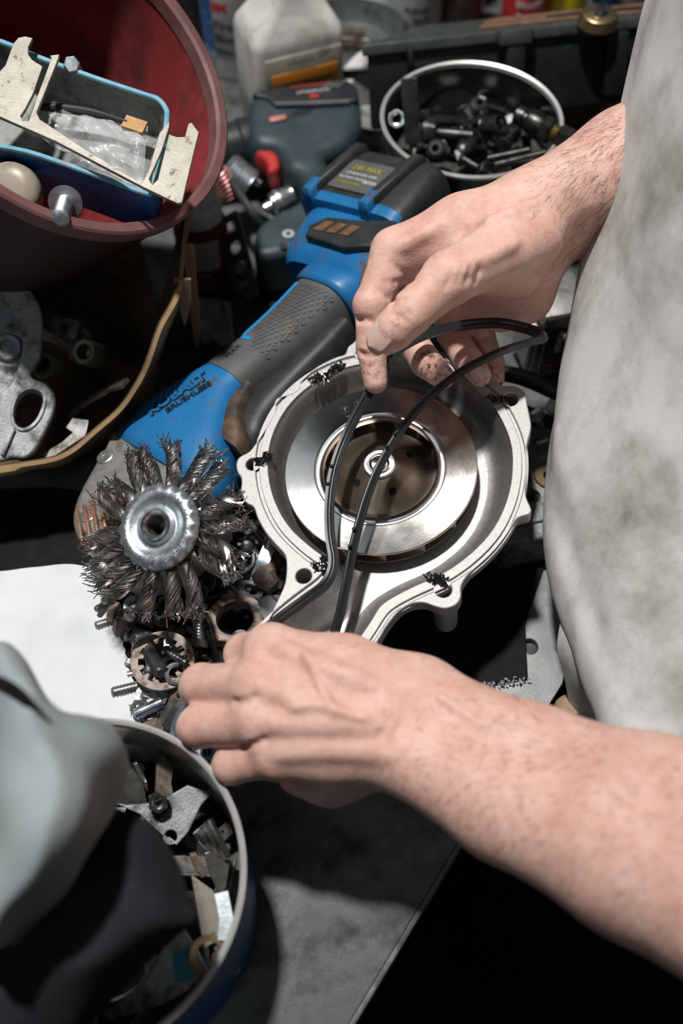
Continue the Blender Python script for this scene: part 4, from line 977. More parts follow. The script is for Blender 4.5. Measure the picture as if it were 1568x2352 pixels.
obj('recess_floor', G().add(plate(offset(ccw(hole2), .002), [], .004, .0003), T(0, 0, -.009)), K['casting_dull'], ca)
cb = cl(18, 800, -.009); obj('boss', G().add(lathe([(0, -.001), (.0055, -.001), (.0055, .003), (.0085, .0035), (.0098, .002), (.0105, -.001)], 28), T(*cb, -.009)), K['casting_dull'], ca)
obj('rib', G().add(box(.003, .02, .004, .001), T(*cl(18, 1015), .001) @ Rz(-20)), K['casting_dull'], ca)
# second casting: arm with two threaded bosses
c2 = thing('bracket_arm', 'olive grey bracket arm with threaded bosses behind the big casting', 'casting', T(0, 0, 0))
def boss(px, py, z, r, n, L=.02):
    m = zframe(at(px, py, z), n)
    b = obj('threaded_boss', G().add(lathe([(r * .62, 0), (r * .9, .0004), (r, -.001), (r, -L), (0, -L)], 32), m), K['boss_olive'], c2)
    obj('thread', G().add(lathe([(r * (.60 if i % 2 else .53), .0002 - i * .0009) for i in range(14)] + [(0, -.013)], 28), m), K['grey_steel'], b)
bn2 = Vector((-.25, -.5, .83))
boss(192, 808, .070, .0095, bn2); boss(98, 838, .068, .0098, bn2)
obj('arm', tube([at(90, 740, .06), at(130, 755, .062), at(165, 775, .060), at(190, 800, .056)], [.010, .0085, .009, .010], sec=[(-1, -.8), (1, -.8), (1, .6), (.6, .8), (-.6, .8), (-1, .6)], up=(0, 0, 1)), K['casting_dull'], c2)
obj('lug', G().add(plate(rrect(.022, .014, .004), [circle(.0028, 16)], .006, .0008), frame(at(148, 752, .075), x=(1, -.3, 0), z=bn2)), K['casting_dull'], c2)
s = thing('steel_strap', 'bent dark steel strap leaning inside the cardboard box', 'strap', T(0, 0, 0))
obj('strap', tube([at(165, 950, .05), at(215, 912, .075), at(262, 886, .092), at(288, 880, .098)], .0038, sec=[(-1.2, -.35), (1.2, -.35), (1.2, .35), (-1.2, .35)], up=(.4, 0, 1)), K['grey_steel'], s)
s = obj('slotted_clip', G().add(plate(ccw([(-.02, -.006), (.012, -.008), (.02, 0), (.012, .009), (.004, .006), (.006, 0), (-.004, -.001), (-.02, .001)]), [], .003, .0005), frame(at(150, 1005, .06), x=(.8, .6, .1), z=(-.1, -.3, .9))), K['grey_steel'], None); tag(s, 'flat hooked steel clip near the curled edge of the cardboard box', 'clip')

# ---------------------------------------------------------------- far side of the bench: cans, jugs, pan, cover
def wrapx(vf, r, a0=0.):                 # wrap flat lettering (x, y) round an upright cylinder, facing -y
    return bend(vf, lambda x, y, z: ((r + z) * math.sin(x / r + a0), -(r + z) * math.cos(x / r + a0), y))
def patch(r, a0, a1, z0, z1, n=20, t=.0004):
    return loft([[((r + t) * math.sin(a0 + (a1 - a0) * i / n), -(r + t) * math.cos(a0 + (a1 - a0) * i / n), z) for i in range(n + 1)] for z in (z0, z1)], closed=False)
def ground_at(px, y):                    # bench point at world depth y under picture column px (for standing bottles)
    dep = y * math.cos(PITCH) + (CAM_H - .1) * math.sin(PITCH); return Vector(((px - 784) / FOCAL * dep, y, 0))
c = ground_at(528, .93); r = .033
can = thing('spray_can', 'white and blue sealant spray can behind the white jug', 'spray can', T(*c))
obj('body', lathe([(0, 0), (r - .001, 0), (r, .002), (r, .195), (r - .002, .2), (r - .009, .212), (.012, .216), (0, .217)], 48), K['white_paint'], can)
obj('blue_band', patch(r, -1.45, -.62, .03, .19), K['can_blue'], can, label='blue band')
obj('lettering', wrapx(text('3M', .013, .0003, bold=.0007), r, -.34) if 0 else G().add(wrapx(text('3M', .0125, .0003, bold=.0008), r, -.36), T(0, 0, .076)), K['label_red'], can, label='red lettering')
g = G()
for s_, z_ in (('Fire', .058), ('Block', .045), ('SEALANT', .031)):
    g.add(wrapx(text(s_, .0125 if z_ > .04 else .009, .0003, align='LEFT', bold=.0003), r, -.58), T(0, 0, z_))
obj('lettering', g, K['navy'], can, label='dark blue lettering')
g = G()
for z_ in (.062, .046, .030): g.add(wrapx(lathe([(.0038, 0), (.0060, 0), (.0060, .0004), (.0038, .0004)], 20), r, -.86), T(0, 0, z_))
obj('ring_marks', g, K['can_cyan'], can, label='pale blue ring marks')
obj('lower_print', patch(r, -.6, .3, .004, .024), K['label_grey'], can)
# white jug with an orange label
jug = thing('white_jug', 'white plastic jug with an orange label behind the cordless drill', 'jug', T(-.047, .822, 0) @ Rz(22))
def rr_ring(w, d, r, z, n=6): return [(x, y, z) for x, y in rrect(w, d, r, n)]
obj('body', loft([rr_ring(.078, .056, .012, 0), rr_ring(.084, .062, .013, .004), rr_ring(.085, .063, .010, .060), rr_ring(.085, .063, .010, .106), rr_ring(.082, .060, .012, .1135), rr_ring(.068, .050, .014, .124), rr_ring(.040, .036, .014, .138), rr_ring(.034, .032, .014, .17)]), K['white_jug'], jug, smooth=50)
obj('label', G().add(box(.070, .0012, .050, .0004), T(.002, -.0318, .075)), K['label_cream'], jug)
obj('orange_panel', G().add(box(.062, .0012, .026, .0004), T(.003, -.0327, .072)), K['label_orange'], jug, label='orange panel')
obj('lettering', G().add(text('CAUTION', .0055, .0002), T(0, -.0328, .093) @ Rx(90)), K['ink_dark'], jug)
obj('lettering', G().add(text('HARMFUL IF SWALLOWED\nKEEP OUT OF REACH', .0042, .0002), T(.003, -.0336, .072) @ Rx(90)), K['ink_dark'], jug)
obj('neck', G().add(lathe([(.013, .165), (.013, .172), (.015, .172), (.015, .178), (0, .178)], 24)), K['white_jug'], jug)
cp2 = obj('red_orange_can', lathe([(0, 0), (.017, 0), (.017, .175), (.013, .182), (.0125, .2), (0, .2)], 28), K['cap_orange'], None, T(*ground_at(655, .93)) ); tag(cp2, 'orange can standing behind the white jug', 'can')
# grey green pan
pc = Vector(at(803, 70, .055)); pan = thing('metal_pan', 'round grey green metal pan with coil brush and fittings in it, behind the drill', 'pan', T(pc.x, pc.y, .029))
R0 = .0595
obj('body', lathe([(0, 0), (R0 * .82, 0), (R0 * .86, .003), (R0 - .001, .022), (R0 + .002, .025), (R0 + .003, .0265), (R0 + .001, .0275), (R0 - .0025, .025), (R0 * .84, .005), (R0 * .8, .003), (0, .003)], 64), K['pan_green'], pan)
g = G(); pth = [Vector(((i - 30) * .0008 - .006, .006 - (i - 30) ** 2 * .000004, .014)) for i in range(61)]
cb_ = thing('coil_brush', 'dark twisted wire tube brush lying in the grey green pan', 'brush', T(pc.x, pc.y, .029))
obj('stem', tube(pth, .0012, 8), K['grey_steel'], cb_)
for i in range(420):
    p = pth[rnd.randrange(4, 57)]; a = rnd.uniform(0, 6.28); d = Vector((rnd.gauss(0, .15), math.cos(a), math.sin(a))) * .0105; g.add(tube([p, p + d], [.0003, .00015], 3))
o = obj('bristles', g, K['rusty_brown'], cb_); o['kind'] = 'stuff'
ft_ = thing('pipe_fitting', 'bright zinc pipe fitting lying in the grey green pan', 'fitting', frame((pc.x + .012, pc.y - .030, .037), x=(0, 0, 1), z=(.9, .3, .2)))
obj('hex_body', G().add(hexprism(.010, .012)), K['zinc_bright'], ft_); obj('thread', G().add(thread(.0075, .014, .0016), T(0, 0, .012)), K['zinc'], ft_)
# drum under the pan, funnel beside it
dr = thing('steel_drum', 'dull grey round drum under the grey green pan', 'drum', T(pc.x, pc.y, 0))
obj('body', lathe([(0, 0), (.046, 0), (.046, .024), (.048, .026), (.048, .0285), (.044, .0285), (0, .028)], 48), K['dark_pot_steel'], dr)
fu = thing('metal_funnel', 'pale grey metal funnel between drill and green cover', 'funnel', frame(at(880, 205, .045), x=(1, 0, 0), z=(-.25, -.35, .9)))
obj('cone', lathe([(.044, .004), (.0435, .0055), (.031, .002), (.010, -.030), (.008, -.038), (.0095, -.038), (.0115, -.030), (.033, .0005), (.044, .004)], 48), K['grey_sheet'], fu)
bb = thing('metal_basin', 'dull grey basin lying behind the drill handle', 'basin', T(*at(850, 390, 0)))
obj('body', lathe([(0, .004), (.03, .004), (.05, .03), (.052, .031), (.0535, .03), (.033, .001), (0, .0)], 48), K['grey_sheet'], bb)
# engine cover with gasket
vL, vR = Vector(at(836, 102, .135)), Vector(at(1556, 28, .135)); vx = (vR - vL).normalized(); vy = Vector((0, 0, 1)).cross(vx)
VM = frame(vL, x=vx, z=(0, 0, 1)) @ Rx(-24); VLn = (vR - vL).length
cov = thing('valve_cover', 'long dark green cast cover with a rusty gasket on top, behind the steel pot', 'engine cover', VM)
def cpoly(i=0.): return [(i * 1.2, i), (VLn + .04 - i, i), (VLn + .04 - i, .062 - i), (.066 + i * .6, .062 - i)]
obj('body', G().add(plate(cpoly(.002), [], .062, .003, 3), T(0, 0, -.006)), K['cover_green'], cov)
obj('flange', plate(cpoly(-.002), [], .009, .0015, 2), K['cover_edge'], cov)
obj('gasket', G().add(plate([(.10, .016), (VLn + .02, .010), (VLn + .02, .054), (.12, .054)], [[(.16, .028), (VLn - .01, .022), (VLn - .01, .044), (.17, .044)]], .0015, .0003), T(0, 0, .0016)), K['rusty_brown'], cov, label='rusty brown gasket')
obj('recess', G().add(plate([(.16, .028), (VLn - .01, .022), (VLn - .01, .044), (.17, .044)], [], .001, .0002), T(0, 0, .0006)), K['matt_black'], cov)
for x, w in ((.037, .006), (VLn * .47, .017), (VLn * .80, .02)):
    obj('rib', G().add(box(w, .012, .050 if w > .01 else .014, .003), T(x, -.004, -.034 if w > .01 else -.012)), K['cover_green'], cov)
for x in (VLn * .47, VLn * .74): obj('lug', G().add(plate(rrect(.030, .016, .005, 4), [], .011, .001), T(x, -.003, .0008)), K['cover_edge'], cov)
blk = obj('wooden_block', G().add(box(.25, .05, .060, .003), T(.21, .062, -.104)), K['rusty_brown'], None, frame(vL, x=vx, z=(0, 0, 1))); tag(blk, 'dark wooden block carrying the long green cover', 'block')
bc_ = at(1372, 52, .138)
br_ = thing('brass_cap', 'brass coloured round cap standing on the long green cover', 'cap', T(*bc_)); br_.name = 'brass_plug'; br_['category'] = 'plug'
obj('collar', lathe([(0, .009), (.013, .009), (.0145, .008), (.017, 0), (0, 0)], 40), K['brass'], br_); obj('stud', G().add(lathe([(0, .013), (.006, .013), (.008, .009), (.008, .0085)], 24)), K['bright_steel'], br_)
# bottles along the back
def bottle(name, label, cat, px, y, r, h, mat, parts=(), neck=True, lab_mat=None, l0=.3, l1=.8, words=None, wm=None):
    b = thing(name, label, cat, T(*ground_at(px, y)))
    pr = [(0, 0), (r * .94, 0), (r, .003), (r, h * .86), (r * .8, h * .93), (r * .42, h * .97), (r * .40, h), (0, h)] if neck else [(0, 0), (r * .96, 0), (r, .003), (r, h - .004), (r * .94, h), (0, h)]
    obj('body', lathe(pr, 36), mat, b)
    if lab_mat: obj('label', patch(r, -1.4, 1.4, h * l0, h * l1, 24, .0005), lab_mat, b)
    if words:
        g = G()
        for k, (w_, sz, z_) in enumerate(words): g.add(wrapx(text(w_, sz, .0003), r + .0006), T(0, 0, z_))
        obj('lettering', g, wm, b)
    for nm, m_, z0, z1, rr in parts: obj(nm, lathe([(0, z0), (rr, z0), (rr, z1 - .002), (rr * .9, z1), (0, z1)], 28), m_, b)
    return b
bottle('glass_jar', 'grey labelled jar standing behind the green pan and cover', 'jar', 962, .955, .026, .15, K['label_grey'], [('lid', K['grey_sheet'], .148, .165, .026)], False, K['label_grey'], .1, .95, [('CLEANER', .006, .056), ('DEGREASER', .005, .046), ('NET 16 OZ', .004, .037), ('DANGER', .006, .028)], K['ink_dark'])
bottle('amber_bottle', 'dark brown bottle with teal edge behind the long green cover', 'bottle', 1068, .975, .026, .16, K['amber_dark'], [('cap', K['black_plastic'], .155, .175, .012)], True, K['amber_dark'])
bottle('teal_bottle', 'teal bottle between the jar and the dark brown bottle', 'bottle', 1040, 1.03, .028, .17, K['teal'], [('cap', K['black_plastic'], .165, .185, .012)])
bottle('red_can', 'red labelled can behind the long green cover', 'can', 1228, .965, .0225, .15, K['red_label'], [('lid', K['grey_sheet'], .148, .156, .021)], False, None, .1, .8, [('BRAKE', .009, .052), ('PARTS', .008, .040), ('CLEANER', .006, .030)], K['label_white'])
bottle('yellow_bottle', 'white bottle with a yellow label behind the brass plug', 'bottle', 1330, .98, .021, .16, K['white_paint'], [('cap', K['ink_dark'], .155, .175, .011)], True, K['yellow'], .15, .65)
bottle('blue_bottle', 'blue bottle at the far right behind the long green cover', 'bottle', 1424, .985, .013, .16, K['can_blue'], [('cap', K['ink_dark'], .155, .172, .009)])
bottle('grey_canister', 'grey canister beside the apron at the back of the bench', 'canister', 1490, 1.0, .024, .15, K['grey_sheet'], [('lid', K['dark_steel'], .148, .158, .023)], False)
bottle('black_bottle', 'black bottle between the red bucket and the white spray can', 'bottle', 425, .98, .021, .19, K['black_plastic'], [('cap', K['ink_dark'], .185, .2, .01)])

# ---------------------------------------------------------------- cordless drill lying on its side
DZ = .072
def dl(px, py, z=DZ): p = at(px, py, z); return (p.x, p.y)
drill = thing('cordless_drill', 'dark blue grey cordless drill with red trigger lying on its side', 'drill', T(0, 0, DZ))
body = [(566, 265), (570, 228), (585, 213), (640, 202), (720, 192), (790, 186), (818, 198), (830, 235), (829, 285), (806, 318), (772, 338), (748, 352), (762, 385), (780, 415), (800, 450), (760, 470), (722, 462), (700, 425), (684, 396), (656, 380), (640, 348), (618, 332), (590, 327), (570, 310)]
bo_ = ccw([q[:2] for q in spline([dl(*p) for p in body], 4, True)])
obj('body', plate(bo_, [], .052, .011, 4), K['drill_grey'], drill)
hood = ccw([q[:2] for q in spline([dl(*p) for p in [(580, 222), (640, 205), (720, 195), (788, 189), (816, 203), (824, 232), (800, 240), (720, 243), (650, 247), (628, 246), (610, 232)]], 4, True)])
hd_ = obj('motor_hood', plate(hood, [], .01, .003, 3), K['drill_dark'], drill, T(0, 0, .0035))
hb = [dl(632, 247), dl(720, 245), dl(802, 241)]; obj('hood_edge', tube([(*q, .003) for q in hb], .0022, 8), K['grip_grey'], drill)
hx_, hy_ = dl(724, 215); ang = math.atan2(dl(760, 210)[1] - dl(690, 218)[1], dl(760, 210)[0] - dl(690, 218)[0])
obj('lettering', G().add(text('PROFESSIONAL', .0052, .0003), T(hx_ - .004, hy_ + .006, .0038) @ Rz(math.degrees(ang))), K['label_red'], drill, label='red lettering')
obj('lettering', G().add(text('LITHIUM-ION', .0048, .0003), T(hx_ - .002, hy_ - .002, .0038) @ Rz(math.degrees(ang))), K['label_white'], drill, label='white lettering')
obj('voltage_badge', G().add(box(.0075, .0045, .0006), T(hx_ - .001, hy_ - .0085, .0037) @ Rz(math.degrees(ang))), K['label_red'], drill, label='small red badge')
for k in range(4): obj('vent_slot', G().add(box(.0022, .015, .0012, .0004), T(*dl(668 + k * 11 + 6, 262 - k), .0001) @ Rz(-38)), K['ink_dark'], drill)
for k in range(3): obj('hood_rib', G().add(box(.003, .012, .002, .0006), T(*dl(752 + k * 15, 206 - k), .0040) @ Rz(-42)), K['grip_grey'], drill)
obj('switch_button', G().add(box(.0150, .0065, .004, .0014), T(*dl(638, 276), .001) @ Rz(math.degrees(ang) + 4)), K['pink_metal'], drill, label='pale red direction switch')
trg = ccw([q[:2] for q in spline([dl(*p) for p in [(584, 334), (604, 328), (628, 332), (639, 350), (638, 370), (616, 378), (612, 358), (600, 344)]], 4, True)])
obj('trigger', plate(trg, [], .020, .004, 3), K['red_plastic'], drill, T(0, 0, -.006), label='red trigger')
ca0, ca1 = Vector((*dl(568, 270), -.026)), Vector((*dl(500, 284), -.026)); cdir = ca1 - ca0
obj('clutch_ring', G().add(lathe([(0, -.004), (.0215, -.004), (.0222, 0), (.0222, .008), (.0205, .010), (.0205, .024), (.017, .026), (0, .026)], 40), zframe(ca0, cdir)), K['drill_dark'], drill)
for k in range(9):
    a = -.9 + k * .3; m = zframe(ca0, cdir)
    obj('clutch_rib', G().add(box(.0014, .0014, .013, .0004), m @ Matrix.Rotation(a + 1.2, 4, 'Z') @ T(.0208, 0, .017)), K['black_plastic'], drill)
obj('chuck', G().add(lathe([(.0185, .024), (.0185, .05), (.011, .066), (.004, .068), (0, .068)], 32), zframe(ca0, cdir)), K['dark_pot_steel'], drill)
fo = ccw([q[:2] for q in spline([dl(*p, .052) for p in [(583, 572), (586, 530), (606, 503), (650, 478), (705, 452), (760, 440), (800, 446), (806, 480), (740, 530), (700, 562), (640, 580), (600, 585)]], 3, True)])
obj('battery_foot', plate(fo, [], .046, .007, 3), K['drill_grey'], drill, T(0, 0, -.020), label='grey battery foot')
fx, fy = dl(662, 538, .052)
obj('round_mark', G().add(lathe([(.0022, 0), (.0048, 0), (.0048, .0006), (.0022, .0006)], 24), T(fx, fy, -.0198)), K['label_grey'], drill, label='pale round mark')
fx, fy = dl(650, 566, .052); obj('foot_hole', G().add(lathe([(0, .0003), (.0035, .0003), (.0035, 0)], 20), T(fx, fy, -.0198)), K['ink_dark'], drill)
# junk between bucket, drill and grinder
wb = thing('small_bottle', 'white capped maroon bottle with a cream label below the bucket rim', 'bottle', T(*at(478, 640, 0)))
obj('body', lathe([(0, 0), (.0215, 0), (.022, .002), (.022, .062), (.019, .068), (.0185, .07), (0, .07)], 36), K['label_maroon'], wb)
obj('cap', lathe([(.0185, .069), (.0195, .070), (.0195, .083), (.017, .0855), (0, .086)], 32), K['white_jug'], wb, label='off white cap')
obj('label', patch(.022, -.55, .75, .030, .060), K['label_cream'], wb, label='cream label')
g = G()
for k, (w_, sz) in enumerate((('PIPE', .0055), ('SEALANT', .0042), ('TEFLON', .004))): g.add(wrapx(text(w_, sz, .0003), .0225, .1), T(0, 0, .024 - k * .007))
obj('lettering', g, K['label_grey'], wb)
sp_ = obj('coil_spring', tube([(.0085 * math.cos(t), .0085 * math.sin(t), t * .00062) for t in np.linspace(0, 2 * math.pi * 7, 110)], .0011, 6), K['pink_metal'], None, zframe(at(530, 452, .045), Vector(at(505, 405, .065)) - Vector(at(530, 452, .045)))); tag(sp_, 'pink coated coil spring beside the bucket rim', 'spring')
mo = thing('small_motor', 'ribbed silver cylinder behind the pink coil spring', 'motor', zframe(at(575, 425, .045), Vector(at(530, 388, .055)) - Vector(at(575, 425, .045))))
obj('body', lathe([(0, 0), (.0125, 0)] + [(.0135 if i % 2 else .0122, .001 + i * .0016) for i in range(14)] + [(.010, .025), (0, .026)], 28), K['zinc'], mo)
obj('terminal', G().add(lathe([(0, -.006), (.0028, -.006), (.0028, 0)], 16), T(.006, 0, 0)), K['zinc_bright'], mo)
cb2 = obj('grey_cable', tube(spline([at(500, 375, .06), at(540, 430, .062), at(580, 490, .055), at(610, 530, .04)], 6), .0034, 10), K['hose'], None); tag(cb2, 'thick grey cable running past the small silver motor', 'cable')
cn = thing('cable_connector', 'bright metal connector lying by the drill handle', 'connector', zframe(at(608, 480, .04), Vector(at(668, 448, .045)) - Vector(at(608, 480, .04))))
obj('sleeve', lathe([(0, 0), (.005, 0), (.005, .006), (.0095, .008), (.0095, .020), (.0085, .022), (.0085, .027), (0, .027)], 28), K['zinc_bright'], cn); obj('ring', G().add(lathe([(.0095, .011), (.0103, .012), (.0103, .015), (.0095, .016)], 28)), K['zinc'], cn)
ps = []
for k in range(5): ps += []
m = frame(at(545, 590, .045), x=Vector(at(575, 680, .03)) - Vector(at(520, 495, .06)), z=(-.55, -.45, .7))
o = obj('perforated_strip', plate(rrect(.075, .022, .004), [circle(.0055, 20, -.026 + k * .0175, 0) for k in range(4)], .002, .0004), K['grey_steel'], None, m); tag(o, 'grey perforated metal strip below the grey cable', 'strip')
rg = []
for i in range(12):
    row = []
    for j in range(12):
        u, v = i / 11, j / 11; p = Vector(at(455 + 75 * u + 10 * v, 690 + 100 * v + 10 * u, .03)); p.z += .006 * noise.noise(Vector((u * 4, v * 4, 1))) + .004
        row.append(tuple(p))
    rg.append(row)
o = obj('shop_rag', G().add(loft(rg, closed=False)).add(loft([[(x, y, z - .001) for x, y, z in r] for r in rg], closed=False)), K['cloth_grey']); tag(o, 'small grey rag beside the grinder grip', 'rag')

def to_px(p):
    v = Vector(p) - EYE; t = v.dot(_F); return 784 + v.x / t * FOCAL, 1176 - v.dot(_U) / t * FOCAL
def near_mark(p, marks):
    x, y = to_px(p); return min(marks, key=lambda q: (q[0] - x) ** 2 + (q[1] - y) ** 2)[2]
PM = [(945, 260, 'beside the standing strap'), (1240, 290, 'around the air coupler'), (1010, 340, 'by the ribbed plug at the front rim'), (1160, 360, 'by the file end at the front rim'), (1040, 240, 'behind the fork bracket'), (1180, 215, 'at the back wall of the pot')]
TM_ = [(300, 1800, 'by the tall blade'), (400, 1780, 'behind the hooked plate'), (490, 1900, 'by the spring clips'), (510, 2050, 'along the right wall'), (420, 2230, 'by the blue paint mark'), (250, 2000, 'under the dark lining')]
# ---------------------------------------------------------------- steel pot with fittings (upper right)
qc = Vector((.1027, .6804, 0)); qR = .0712
pot = thing('steel_pot', 'dark shiny steel pot full of pipe fittings behind the right hand', 'pot', T(*qc))
obj('body', lathe([(0, 0), (qR * .9, 0), (qR * .96, .004), (qR - .001, .02), (qR - .0006, .117), (qR - .0016, .117), (qR - .002, .02), (qR * .9, .006), (0, .005)], 72), K['dark_pot_steel'], pot)
obj('rim', lathe([(qR - .0022, .116), (qR - .002, .1195), (qR, .1205), (qR + .0012, .119), (qR, .116)], 96), K['rim_steel'], pot, label='bright rolled rim')
inn = lathe([(0, .074), (qR - .004, .074)], 40); o = obj('small_scrap', G().add(inn, T(*qc)), K['swarf']); tag(o, 'dark greasy small scrap filling the shiny steel pot', 'scrap', kind='stuff')
s = thing('steel_strap', 'flat dark steel strap standing upright in the shiny steel pot', 'strap', T(0, 0, 0))
pa, pb = Vector(at(948, 330, .09)), Vector(at(938, 180, .145))
obj('bar', tube([pa, pa.lerp(pb, .5), pb], .0055, sec=[(-1.15, -.2), (1.15, -.2), (1.15, .2), (-1.15, .2)], up=(0, -1, .3)), K['grey_steel'], s)
h = ringhex(.0072, .0042, .007); o = obj('hex_nut', h, K['zinc_bright'], None, zframe(at(912, 274, .105), (-.15, -.75, .65))); tag(o, 'bright hex nut against the wall of the shiny steel pot', 'nut')
cp_ = thing('air_coupler', 'steel and brass air hose coupler lying in the shiny steel pot', 'coupler', zframe(at(1185, 262, .125), Vector(at(1300, 320, .122)) - Vector(at(1185, 262, .125))))
obj('barrel', lathe([(0, 0), (.0062, 0), (.0072, .001), (.0072, .007), (.0062, .008), (.0062, .010), (.0085, .011), (.0092, .013), (.0092, .022), (.0085, .024), (0, .024)], 32), K['oily_steel'], cp_)
obj('hex', G().add(hexprism(.0098, .009), T(0, 0, .0235)), K['oily_steel'], cp_)
obj('brass_thread', G().add(thread(.0074, .007, .0014), T(0, 0, .032)), K['brass'], cp_, label='brass thread'); obj('end_nut', G().add(hexprism(.0092, .013), T(0, 0, .038)), K['oily_steel'], cp_)
o = obj('coil_spring', tube([(.0065 * math.cos(t), .0065 * math.sin(t), t * .0005) for t in np.linspace(0, 2 * math.pi * 6, 90)], .0011, 6), K['oily_steel'], None, zframe(at(1110, 290, .11), Vector(at(1150, 285, .12)) - Vector(at(1110, 290, .11)))); tag(o, 'small dark coil spring beside the air coupler', 'spring')
rod = lambda a, b, r, mat, lab, cat='rod', nm='steel_rod': tag(obj(nm, tube([at(*a), at(*b)], r, 12), K[mat]), lab, cat)
rod((1005, 305, .098), (1085, 312, .10), .0045, 'oily_steel', 'short grey rod lying across the shiny steel pot')
rod((1135, 380, .118), (1250, 352, .124), .0032, 'oily_steel', 'thin flat file end resting on the rim of the shiny pot', 'file', 'file_tang')
rod((1120, 365, .112), (1215, 345, .118), .0030, 'oily_steel', 'thin dark rod beside the file end in the shiny pot')
fk = thing('fork_bracket', 'dark U shaped fork bracket in the shiny steel pot', 'bracket', T(0, 0, 0))
obj('fork', tube(spline([at(1075, 285, .10), at(1010, 275, .105), at(985, 290, .105), at(990, 310, .10)], 5), .0034, sec=[(-1.4, -.5), (1.4, -.5), (1.4, .5), (-1.4, .5)], up=(0, 0, 1)), K['oily_steel'], fk)
for i, (px, py, L, n, lab) in enumerate([(1062, 352, .022, (.5, -.4, .75), 'black hose barb in front of the dark fork bracket'), (1010, 352, .018, (-.3, -.6, .75), 'ribbed black plug near the rim of the shiny pot'), (1085, 270, .018, (.2, -.2, .9), 'black clip behind the dark coil spring')]):
    t = thing('hose_barb', lab, 'fitting', zframe(at(px, py, .092), n))
    obj('body', lathe([(0, 0), (.0075, 0), (.0085, .002), (.0085, .008), (.006, .010), (.0075, .012), (.006, .0145), (.0072, .016), (.005, L), (.003, L), (.003, .01), (0, .01)], 24), K['black_plastic'] if i else K['oily_steel'], t)
    obj('flange', G().add(hexprism(.0098, .004), T(0, 0, .003)), K['black_plastic'], t)
b = hexbolt('hex_bolt', .004, .026, .0068, .005, K['oily_steel']); b.matrix_basis = along(at(1160, 330, .11), at(1190, 300, .105)); tag(b, 'grey bolt under the air coupler in the shiny pot', 'bolt')
rg2 = random.Random(5)
base_b = None
for i in range(26):
    a, rr = rg2.uniform(0, 6.28), qR * .86 * math.sqrt(rg2.random()); p = qc + Vector((rr * math.cos(a), rr * math.sin(a), .078 + rg2.uniform(0, .016)))
    m = zframe(p, (rg2.gauss(0, 1), rg2.gauss(0, 1), rg2.gauss(0, .7) + .5), rg2.uniform(0, 6))
    if base_b is None:
        base_b = hexbolt('pipe_fitting', .0042, .018, .0075, .007, K['oily_steel']); base_b.matrix_basis = m; tag(base_b, 'small dark fitting in the shiny steel pot ' + near_mark(p, PM), 'fitting', 'dark fittings ' + near_mark(p, PM))
    else: dup(base_b, m, 'small dark fitting in the shiny steel pot ' + near_mark(p, PM), 'dark fittings ' + near_mark(p, PM))

# ---------------------------------------------------------------- right of the housing
bt = thing('tool_battery', 'black tool battery with red print, standing behind the right hand', 'battery', frame(at(1258, 870, .002), x=(.97, .22, 0), z=(0, 0, 1)))
obj('body', G().add(box(.034, .040, .066, .004), T(0, .02, .033)), K['black_plastic'], bt); obj('top_shell', G().add(box(.037, .043, .016, .004), T(.002, .02, .068)), K['gear_grey'], bt, label='grey top shell')
obj('side_rail', G().add(box(.006, .03, .05, .002), T(-.018, .02, .034)), K['gear_grey'], bt)
fp = T(.002, -.0004, .034) @ Rx(90)
obj('label_outline', G().add(tube([(x, y, 0) for x, y in rrect(.026, .052, .005)], .0005, 6, True), fp), K['gear_grey'], bt)
obj('lettering', G().add(text('LITHIUM', .0062, .0002, bold=.0001), fp @ T(-.001, .010, .0002) @ Rz(90)), K['label_white'], bt, label='white lettering'); obj('lettering', G().add(text('XC 4.0', .0062, .0002, bold=.0001), fp @ T(.0075, .012, .0002) @ Rz(90)), K['label_red'], bt, label='red lettering')
obj('lettering', G().add(text('18', .010, .0002, bold=.0003), fp @ T(-.005, -.019, .0002) @ Rz(90)), K['label_red'], bt)
tag(obj('wooden_stick', G().add(tube([at(1295, 782, .06), at(1345, 772, .064), at(1420, 755, .07)], .0045, 10)), K['wood']), 'tan wooden stick poking out beside the black tool battery', 'stick')
tag(obj('rubber_hose', tube(spline([at(1090, 850, .045), at(1180, 862, .05), at(1250, 888, .052), at(1340, 935, .05), at(1420, 1000, .045)], 8), .0062, 16), K['hose']), 'thick dark hose running under the right hand to the apron', 'hose')
tag(obj('rubber_hose', tube(spline([at(1150, 925, .03), at(1215, 952, .036), at(1280, 985, .038), at(1360, 1035, .035)], 8), .0058, 16), K['hose']), 'second dark hose, nearer the housing, running to the apron', 'hose')
ec = [at(*p, 0) for p in ((1040, 1000), (1180, 968), (1300, 960), (1380, 1050), (1360, 1290), (1262, 1262), (1150, 1288), (1060, 1180))]
eo = ccw([(p.x, p.y) for p in ec]); eh = at(1258, 1100, .04); eh2 = at(1222, 1142, .04)
ep = thing('engine_casting', 'rough grey green engine casting under the housing, right side', 'casting', T(0, 0, 0))
eo = ccw([tuple(at(*p, .04).xy) for p in ((1040, 1000), (1180, 975), (1290, 970), (1380, 1050), (1340, 1215), (1262, 1232), (1165, 1252), (1060, 1180))])
obj('body', G().add(plate(eo, [circle(.0055, 20, eh.x, eh.y), circle(.005, 20, eh2.x, eh2.y)], .038, .003, 3), T(0, 0, .040)), K['engine_alu'], ep)
obj('raised_pad', G().add(plate([(x * .8 + (eh.x - .02) * .2, y * .8 + (eh.y + .01) * .2) for x, y in eo], [circle(.0058, 20, eh.x, eh.y), circle(.0052, 20, eh2.x, eh2.y)], .003, .001, 2), T(0, 0, .0425)), K['engine_alu'], ep)
